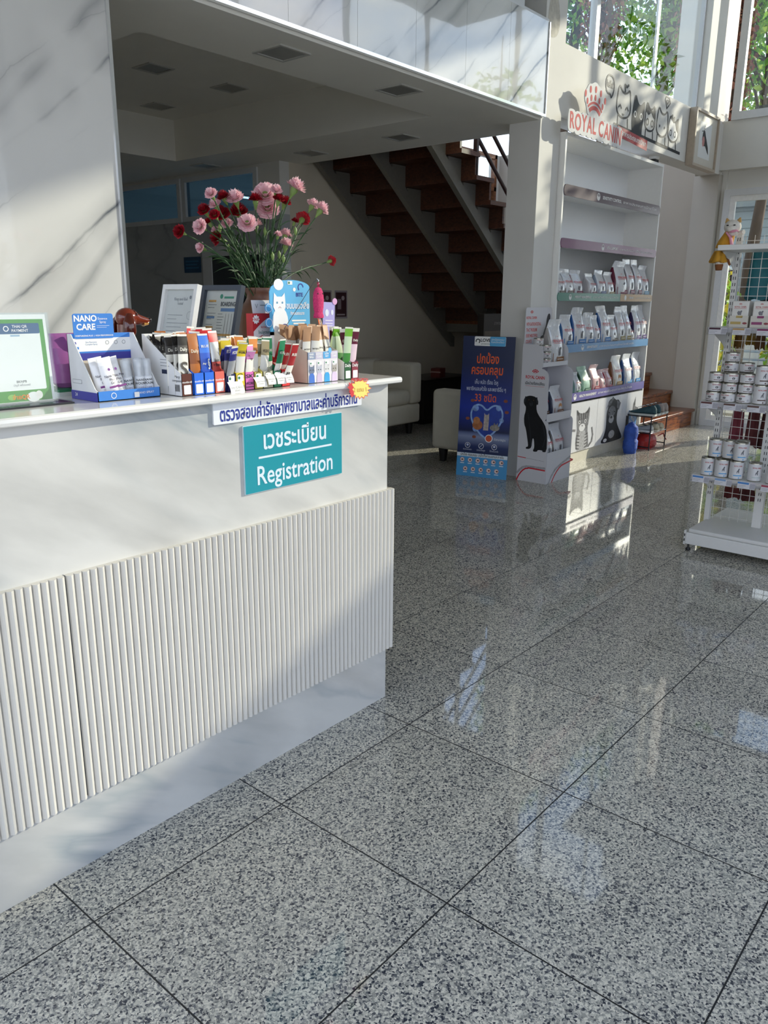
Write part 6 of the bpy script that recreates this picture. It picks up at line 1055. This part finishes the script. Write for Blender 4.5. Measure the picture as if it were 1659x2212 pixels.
b.poly(circ(.045, 16, hx-.075, hy-.05, .04), mat('#a8663a', .6, var=.25, scale=40), M, z+.0006); b.poly(circ(.03, 14, hx-.085, hy-.012), mat('#b87a4a', .6, var=.2, scale=40), M, z+.0008); b.poly([(hx-.024, hy-.09), (hx-.022, hy+.0), (hx-.02, hy+.055), (hx-.012, hy+.04), (hx+.012, hy+.04), (hx+.02, hy+.055), (hx+.022, hy), (hx+.02, hy-.09)], mat('#b8aaa0', .6, var=.3, scale=50), M, z+.0009); b.poly(circ(.042, 14, hx+.075, hy-.065, .026), mat('#8d867e', .6, var=.3, scale=50), M, z+.0006); b.poly([(hx+.06, hy-.05), (hx+.07, hy-.02), (hx+.085, hy-.04), (hx+.10, hy-.02), (hx+.10, hy-.05)], mat('#8d867e', .6, var=.3, scale=50), M, z+.0008)
for (x, y) in ((-.13, .15), (.155, .16), (-.165, .0), (.17, .07), (-.10, -.15)): b.poly(circ(.018, 10, hx+x, hy+y, .013), mat('#8a4a34', .6, var=.2), M, z+.0004)
b.prism(circ(.033, 20, hx+.03, hy-.155), 0, .0015, PAPER, M); b.poly(circ(.027, 18, hx+.03, hy-.155), mat('#d45a3a', .5, var=0), M, z+.0012); b.text('ตัวยามาตรฐาน', .025, PAPER, M, x=hx+.125, y=hy-.16, z=z, fit=.10); b.obj('heart_picture', po)
b = MB()
for k, x in enumerate((.09, .21, .325)): b.ring(.02, .0235, PAPER, M, z, 18, cx=x, cy=.262); b.poly(circ(.01, 10, x, .265), PW, M, z+.0003) if k != 1 else b.line([(x-.013, .25), (x+.013, .276)], .004, PW, M, z+.0003); b.text(('ผ่านการทดสอบ', 'ปลอดภัยสูง', 'ใช้ง่ายเดือนละครั้ง')[k], .02, PW, M, x=x, y=.226, z=z, fit=.075)
b.rect(0, W_, .166, .196, mat('#e6ecf2', .5, var=0), M, z); b.text('ปกป้อง ครอบคลุม ปรสิตทั้งภายนอกและภายใน', .03, DARK, M, bold=.02, x=cxp, y=.181, z=z+.0004, fit=.38)
for r2, n_ in ((.137, 6), (.062, 5)):
    for k in range(n_):
        x = .05+(W_-.10)*(k+(0 if n_ == 6 else .45))/(5); b.poly(circ(.0195, 16, x, r2), mat('#e9ddd8', .5, var=0), M, z); b.ring(.0165, .0195, mat('#d8826a', .5, var=0), M, z+.0003, 16, cx=x, cy=r2); b.poly(circ(.0095, 10, x+.001*k, r2, .007), mat('#7a4a3a', .5, var=.2), M, z+.0003); b.rect(x-.018, x+.018, r2-.032, r2-.026, PAPER, M, z)
b.obj('icon_panel', po)
# ================================================================ SHOE RACK AND SHOES
rk = thing('shoe_rack', 'small black wire shoe rack in front of the wooden steps', 'shoe rack', (0, 0, 0)); RKM = mat('#2a2a30', .4, .3); RX0, RX1, RY0, RY1 = 5.57, 5.97, 1.285, 1.525
for x in (RX0, RX1):
    for y in (RY0, RY1): b = MB(); b.tube([(x, y, 0), (x, y, .345)], .0065, RKM, 8); b.obj('leg', rk)
for z in (.03, .17, .335):
    b = MB(); 
    if z > .1:
        for k in range(5): xx = RX0+.02+(RX1-RX0-.04)*k/4; yy = RY0+(RY1-RY0)*k/4; b.tube([(RX0, yy, z), (RX1, yy, z)], .0045, mat('#b8b8be', .25, .7), 8)
    for x in (RX0, RX1): b.tube([(x, RY0, z), (x, RY1, z)], .006, RKM, 8)
    b.obj('shelf' if z > .1 else 'foot_rail', rk)
def shoe(x, y, z, up, sole, lab, rz=0, L=.265, name='sneaker', g=None, low=False):
    t = thing(name, lab, 'shoe', (x, y, z), rz, g); b = MB(); rg = []; hgt = .7 if low else 1.0
    for f, w_, z0_, zt in ((-.035, .012, .022, .06), (-.01, .026, .018, .082), (.06, .036, .016, .105), (.2, .037, .016, .098), (.36, .036, .016, .088), (.55, .042, .016, .072), (.75, .046, .018, .052), (.9, .04, .02, .04), (1.0, .018, .024, .03)):
        yy = f*L; rg.append([(w_*math.sin(2*PI*i/14)*(1 if math.cos(2*PI*i/14) < 0 else .85), yy, z0_+(zt*hgt-z0_)*(.5-.5*math.cos(2*PI*i/14+PI)) if 0 else z0_+(max(z0_+.008, zt*hgt)-z0_)*(.5+.5*math.cos(2*PI*i/14))) for i in range(14)])
    b.loft(rg, up); b.obj('upper', t); b = MB(); out = [(-.03, -.006), (-.04, .05), (-.037, .12), (-.045, .19), (-.036, .245), (-.012, .275), (.016, .275), (.038, .245), (.047, .19), (.038, .12), (.041, .05), (.03, -.006)]; b.prism([(x_, y_*L/.265) for x_, y_ in out[::-1]], 0, .019, sole); b.obj('sole', t)
    b = MB(); b.lathe([(.024, 0), (.021, .0015), (.001, -.004)], mat('#26262a', .8), 14, T(0, .075, .098*hgt-.002) @ RX(.16) @ Matrix.Diagonal((1, 2.1, 1, 1))); b.obj('collar', t)
    b = MB(); [b.tube([(-.02, .125+.017*k, (.092-.0062*k)*hgt), (0, .127+.017*k, (.098-.0062*k)*hgt), (.02, .125+.017*k, (.092-.0062*k)*hgt)], .0028, mat('#d5dbe0', .7), 6) for k in range(4)]; b.obj('laces', t)
TLS = mat('#2f4f58', .75, var=.2, scale=40); SOL = mat('#cfd4d0', .6); GSH = mat('#a59a94', .8, var=.08); CRS = mat('#c9bfa8', .7, var=.06)
shoe(5.62, 1.27, .341, TLS, SOL, 'dark teal running shoe on the rack top, nearer the cabinet door', g='shoes on the rack'); shoe(5.72, 1.27, .341, TLS, SOL, 'dark teal running shoe on the rack top, nearer the grey pair', g='shoes on the rack'); shoe(5.83, 1.275, .341, GSH, SOL, 'grey shoe on the rack top beside the teal pair', L=.25, g='shoes on the rack'); shoe(5.93, 1.275, .341, GSH, SOL, 'grey shoe on the rack top furthest from the cabinet', L=.25, g='shoes on the rack')
shoe(5.74, 1.275, .176, CRS, mat('#ddd6c4', .7), 'cream low shoe on the middle rack level', L=.25, low=True, g='shoes on the rack'); shoe(5.86, 1.275, .176, CRS, mat('#ddd6c4', .7), 'cream low shoe with strap at the stair end of the middle level', L=.25, low=True, g='shoes on the rack'); shoe(5.63, 1.29, .176, mat('#a9adb2', .6, var=.1), WHITE, 'pale grey slipper on the middle rack level beside the blue sign', L=.24, low=True, g='shoes on the rack')
def sack(name, x, y, pts, mt, lab, seed, strap=None):
    t = thing(name, lab, 'bag', (x, y, 0)); q = random.Random(seed); mb = MB(); n = 18; rg = []
    for z, rx, ry in pts: rg.append([(rx*math.cos(2*PI*i/n)*(1+q.uniform(-.10, .10)), ry*math.sin(2*PI*i/n)*(1+q.uniform(-.10, .10)), z+q.uniform(-.006, .006) if z > .01 else z) for i in range(n)])
    mb.loft(rg, mt); mb.obj('bag_body', t)
    if strap: b = MB(); b.tube(strap, .010, mt, 8, flat=.4); b.obj('strap', t)
sack('blue_sack', 5.33, 1.38, ((0, .06, .055), (.05, .072, .068), (.12, .07, .066), (.14, .062, .058), (.20, .072, .065), (.26, .066, .06), (.29, .03, .03), (.30, .012, .012)), mat('#2b4fa8', .7, var=.2, scale=25, bump=.5, bscale=60), 'crumpled blue drawstring sack on the floor beside the shoe rack', 5)
sack('red_bag', 5.76, 1.40, ((.0, .15, .085), (.03, .165, .095), (.08, .16, .095), (.12, .13, .075), (.15, .09, .04), (.16, .03, .02)), mat('#a8201f', .45, var=.2, scale=20, bump=.5, bscale=40), 'glossy red bag lying under the shoe rack', 6, [(.16, -.06, .10), (.20, -.10, .13), (.23, -.10, .09), (.24, -.12, .06)])
bs = thing('blue_notice', 'blue notice board with white lettering leaning behind the shoe rack', 'sign', (5.50, 1.505, 0), 0); b = MB(); M = FR((0, 0, .10), (.86, .0, -.42), (.42, .10, .86)); b.box(-.02, .20, .0, .30, -.004, 0, mat('#2b7cc4', .4, var=.03), M); b.obj('board', bs); b = MB(); b.text('ห้าม\nWAIT', .06, PAPER, M, bold=.04, x=.09, y=.22, z=.0008); b.obj('lettering', bs); b = MB(); b.box(-.03, -.02, -.02, .0, 0, .34, RKM); b.obj('support_leg', bs)
sw = thing('wall_switch', 'pale switch plate on the beige stair wall', 'switch', (7.615, 2.45, 1.33)); b = MB(); b.box(-.01, 0, -.06, .06, -.035, .035, mat('#b8b0a4', .5), None, .003); b.obj('plate', sw); b = MB(); [b.box(-.014, -.01, y-.012, y+.012, -.02, .02, mat('#a89f94', .4)) for y in (-.03, .03)]; b.obj('rocker', sw)
cc = thing('security_camera', 'small dark dome camera under the beam beside the shelf top', 'camera', (6.10, 1.72, 2.82)); b = MB(); b.lathe([(.05, 0), (.05, -.02), (.03, -.025)], WHITE, 16); b.obj('mount', cc); b = MB(); b.box(-.04, .05, -.03, .03, -.07, -.025, BLACK, None, .006); b.obj('camera_body', cc)
# ================================================================ OUTSIDE
def leafcloud(mb, clumps, n, size, mts, q, droop=.3):
    for i in range(n):
        c, r = q.choice(clumps); d = Vector((q.gauss(0, 1), q.gauss(0, 1), q.gauss(0, 1))).normalized()*(q.random()**.4); p = Vector(c)+Vector((d.x*r[0], d.y*r[1], d.z*r[2]))
        a = Vector((q.uniform(-1, 1), q.uniform(-1, 1), q.uniform(-1, .5)-droop)).normalized(); s = a.cross(Vector((q.uniform(-1, 1), q.uniform(-1, 1), q.uniform(-1, 1)))).normalized(); L = size*q.uniform(.6, 1.3); w_ = L*.26; nn = a.cross(s)*L*.06
        mb.add([tuple(p), tuple(p+a*L*.4+s*w_+nn), tuple(p+a*L), tuple(p+a*L*.4-s*w_+nn), tuple(p+a*L*.45)], [(0, 1, 4), (1, 2, 4), (2, 3, 4), (3, 0, 4)], q.choice(mts), None, True)
GL = [mat('#74a83a', .5, var=.15, scale=6, subs=.45), mat('#93c24a', .5, var=.15, scale=6, subs=.45), mat('#527f30', .5, var=.15, scale=6, subs=.35), mat('#b4d05a', .5, var=.1, scale=6, subs=.45)]; BRK = mat('#5c4a3c', .85, var=.2, scale=8); DRY = [mat('#94604e', .8, var=.2, scale=8, subs=.2), mat('#ae7a60', .8, var=.2, scale=8, subs=.2), mat('#75483a', .8, var=.2, scale=8, subs=.15)]
def tree(name, lab, x, y, h, clumps, n, size, mts, seed, tr=.12, cat='tree', g='trees outside the windows', droop=.3, twigs=18):
    q = random.Random(seed); t = thing(name, lab, cat, (x, y, -.07), 0, g); b = MB(); b.tube([(0, 0, 0), (.1*q.uniform(-1, 1), .1*q.uniform(-1, 1), h*.35), (.2*q.uniform(-1, 1), .2*q.uniform(-1, 1), h*.7), (.1, 0, h)], [tr, tr*.8, tr*.5, tr*.15], BRK, 10); b.obj('trunk', t)
    b = MB()
    for k in range(twigs):
        c, r = q.choice(clumps); e = Vector(c)+Vector((q.uniform(-1, 1)*r[0], q.uniform(-1, 1)*r[1], q.uniform(-.7, .9)*r[2])); s = Vector((0, 0, min(h*.9, max(.5, e.z-.9)))); b.tube([s, s*.5+e*.5+Vector((0, 0, .1)), e], [tr*.3, tr*.18, tr*.05], BRK, 6)
    b.obj('branch', t); b = MB(); leafcloud(b, clumps, n, size, mts, q, droop); b.obj('foliage', t)
tree('broadleaf_tree', 'leafy green tree beyond the window over the beam, nearest the column', 10.0, 4.9, 8.0, [((0, 0, 5.9), (1.3, .9, 1.3)), ((-.3, 0, 6.9), (1.2, .9, 1.2))], 3000, .125, GL, 1)
tree('broadleaf_tree', 'large leafy green tree in the middle of the window over the beam', 10.9, 3.75, 8.0, [((0, 0, 5.2), (1.1, .8, 1.3)), ((0, .1, 6.5), (1.2, .9, 1.4)), ((.4, -.3, 5.7), (1.0, .7, 1.1))], 4200, .125, GL, 2)
tree('broadleaf_tree', 'leafy green tree beyond the window over the beam, nearest the corner', 11.9, 2.95, 8.0, [((0, 0, 4.9), (.8, .55, 1.1)), ((0, 0, 6.2), (1.0, .7, 1.3))], 2200, .13, GL, 3)
tree('dry_conifer', 'brown withered conifer left of the window mullion over the beam', 9.2, 3.95, 7.2, [((0, 0, 5.8), (.34, .34, 1.2)), ((.1, 0, 6.6), (.3, .3, .9)), ((.2, .1, 5.4), (.3, .3, .8))], 1800, .085, DRY, 4, .06, droop=.7, twigs=30)
tree('dry_conifer', 'tall brown withered conifer in the middle of the window over the beam', 9.4, 2.72, 7.2, [((0, 0, 5.0), (.24, .24, 1.3)), ((.05, 0, 6.1), (.22, .22, 1.0))], 2000, .085, DRY, 5, .06, droop=.7, twigs=30)
tree('dry_conifer', 'brown withered conifer in the window over the beam, nearest the corner', 9.9, 2.32, 7.0, [((0, 0, 4.7), (.24, .24, 1.3)), ((0, 0, 5.8), (.2, .2, 1.0))], 1900, .085, DRY, 6, .06, droop=.7, twigs=30)
tree('broadleaf_tree', 'bright green tree beyond the high window over the glazed door', 11.3, 2.3, 6.0, [((0, 0, 5.0), (.9, 1.3, 1.1)), ((0.3, .5, 6.3), (.9, 1.2, .9))], 2300, .14, [GL[1], GL[0], GL[3]], 7)
tree('broadleaf_tree', 'slender tree outside whose leaves dapple the light on the beam', 11.0, -1.0, 6.0, [((0, 0, 5.1), (.5, .8, .7))], 330, .16, GL, 8, .07, twigs=10)
tree('broadleaf_tree', 'sparse tree outside beyond the far end of the high window', 12.5, -4.6, 6.5, [((0, 0, 5.2), (.7, 1.0, .8))], 260, .2, GL, 9, .08, twigs=10)
bxp = thing('planter_box', 'dark planter trough outside the high window', 'planter', (8.3, .95, 3.40)); b = MB(); b.box(0, .3, -.7, .55, 0, .22, mat('#23282b', .5, var=.1)); b.obj('trough', bxp); b = MB(); leafcloud(b, [((.15, -.1, .3), (.12, .5, .12))], 120, .09, DRY, random.Random(3)); b.obj('foliage', bxp)
ld = MB(); ld.box(7.9, 8.8, -2, 1.62, 3.32, 3.40, mat('#c8c8c4', .6)); struct(ld.obj('ledge_outside'))
pf = MB(); pf.box(7.9, 12.5, -3, 6, -.07, -.01, mat('#b3b0a8', .8, var=.05, scale=4)); struct(pf.obj('porch_floor'))
pr2 = MB(); RF = mat('#c9ccce', .4, var=.03); pr2.prism([(7.95, 3.20), (10.3, 3.02), (10.3, 3.06), (7.95, 3.24)], -3.2, 5.0, RF, FR((0, 1, 0), (1, 0, 0), (0, 0, 1))); 
for y in (-1.5, 0.2, 1.9, 3.6): pr2.box(7.95, 10.3, y, y+.06, 2.97, 3.02, RF)
pr2.box(10.22, 10.28, -4.0, 4.2, 2.94, 3.03, RF); struct(pr2.obj('roof_porch'))
ho = thing('neighbour_house', 'pale grey sided house with brown windows outside the glazed door', 'house', (14.2, 4.6, -.07)); SID = mat('#aab4ba', .6, var=.03); b = MB(); b.box(0, 3, -4.5, 4.5, 0, 3.3, SID)
for k in range(22): b.box(-.02, 0, -4.5, 4.5, .15*k, .15*k+.135, SID, None)
b.obj('wall', ho); b = MB(); b.prism([(-4.7, 3.2), (4.7, 3.2), (0, 5.0)], -.3, 3.2, mat('#8f9497', .6, var=.05), FR((0, 0, 0), (0, 1, 0), (0, 0, 1))); b.obj('roof', ho)
for y in (-2.6, -.8, 1.6): 
    b = MB(); b.box(-.06, -.02, y-.5, y+.5, .9, 2.1, mat('#3a2620', .3, var=.05)); b.obj('window', ho); b = MB(); frame(b, -.56, .56, .84, 2.16, .06, .05, WHITE, FX(-.04, y, 0)); b.box(-.03, .03, .9, 2.1, 0, .04, WHITE, FX(-.06, y, 0)); b.obj('window_frame', ho)
fn = thing('white_fence', 'low white slatted fence outside the glazed door', 'fence', (11.9, 1.6, -.07)); b = MB(); [b.box(-.02, .02, -3, 3, .1+.13*k, .19+.13*k, WHITE) for k in range(6)]; b.obj('slat_panel', fn); [(lambda mb: (mb.box(-.03, .03, y-.03, y+.03, 0, .9, WHITE), mb.obj('post', fn)))(MB()) for y in (-2.9, -1, .9, 2.8)]
for k, (x, y, h, lab) in enumerate(((8.6, 1.75, 1.9, 'yellow green shrub outside close to the door frame'), (9.1, 1.05, 1.6, 'yellow green shrub outside behind the plush toy'), (9.6, 2.3, 1.3, 'yellow green shrub outside by the steps side of the door'))): tree('shrub', lab, x, y, h*.6, [((0, 0, h*.62), (.24, .24, h*.42))], 420, .12, [mat('#9aa83a', .5, var=.15, subs=.4), mat('#c2b440', .5, var=.15, subs=.4), GL[1]], 30+k, .02, 'shrub', 'shrubs outside the door', twigs=8)
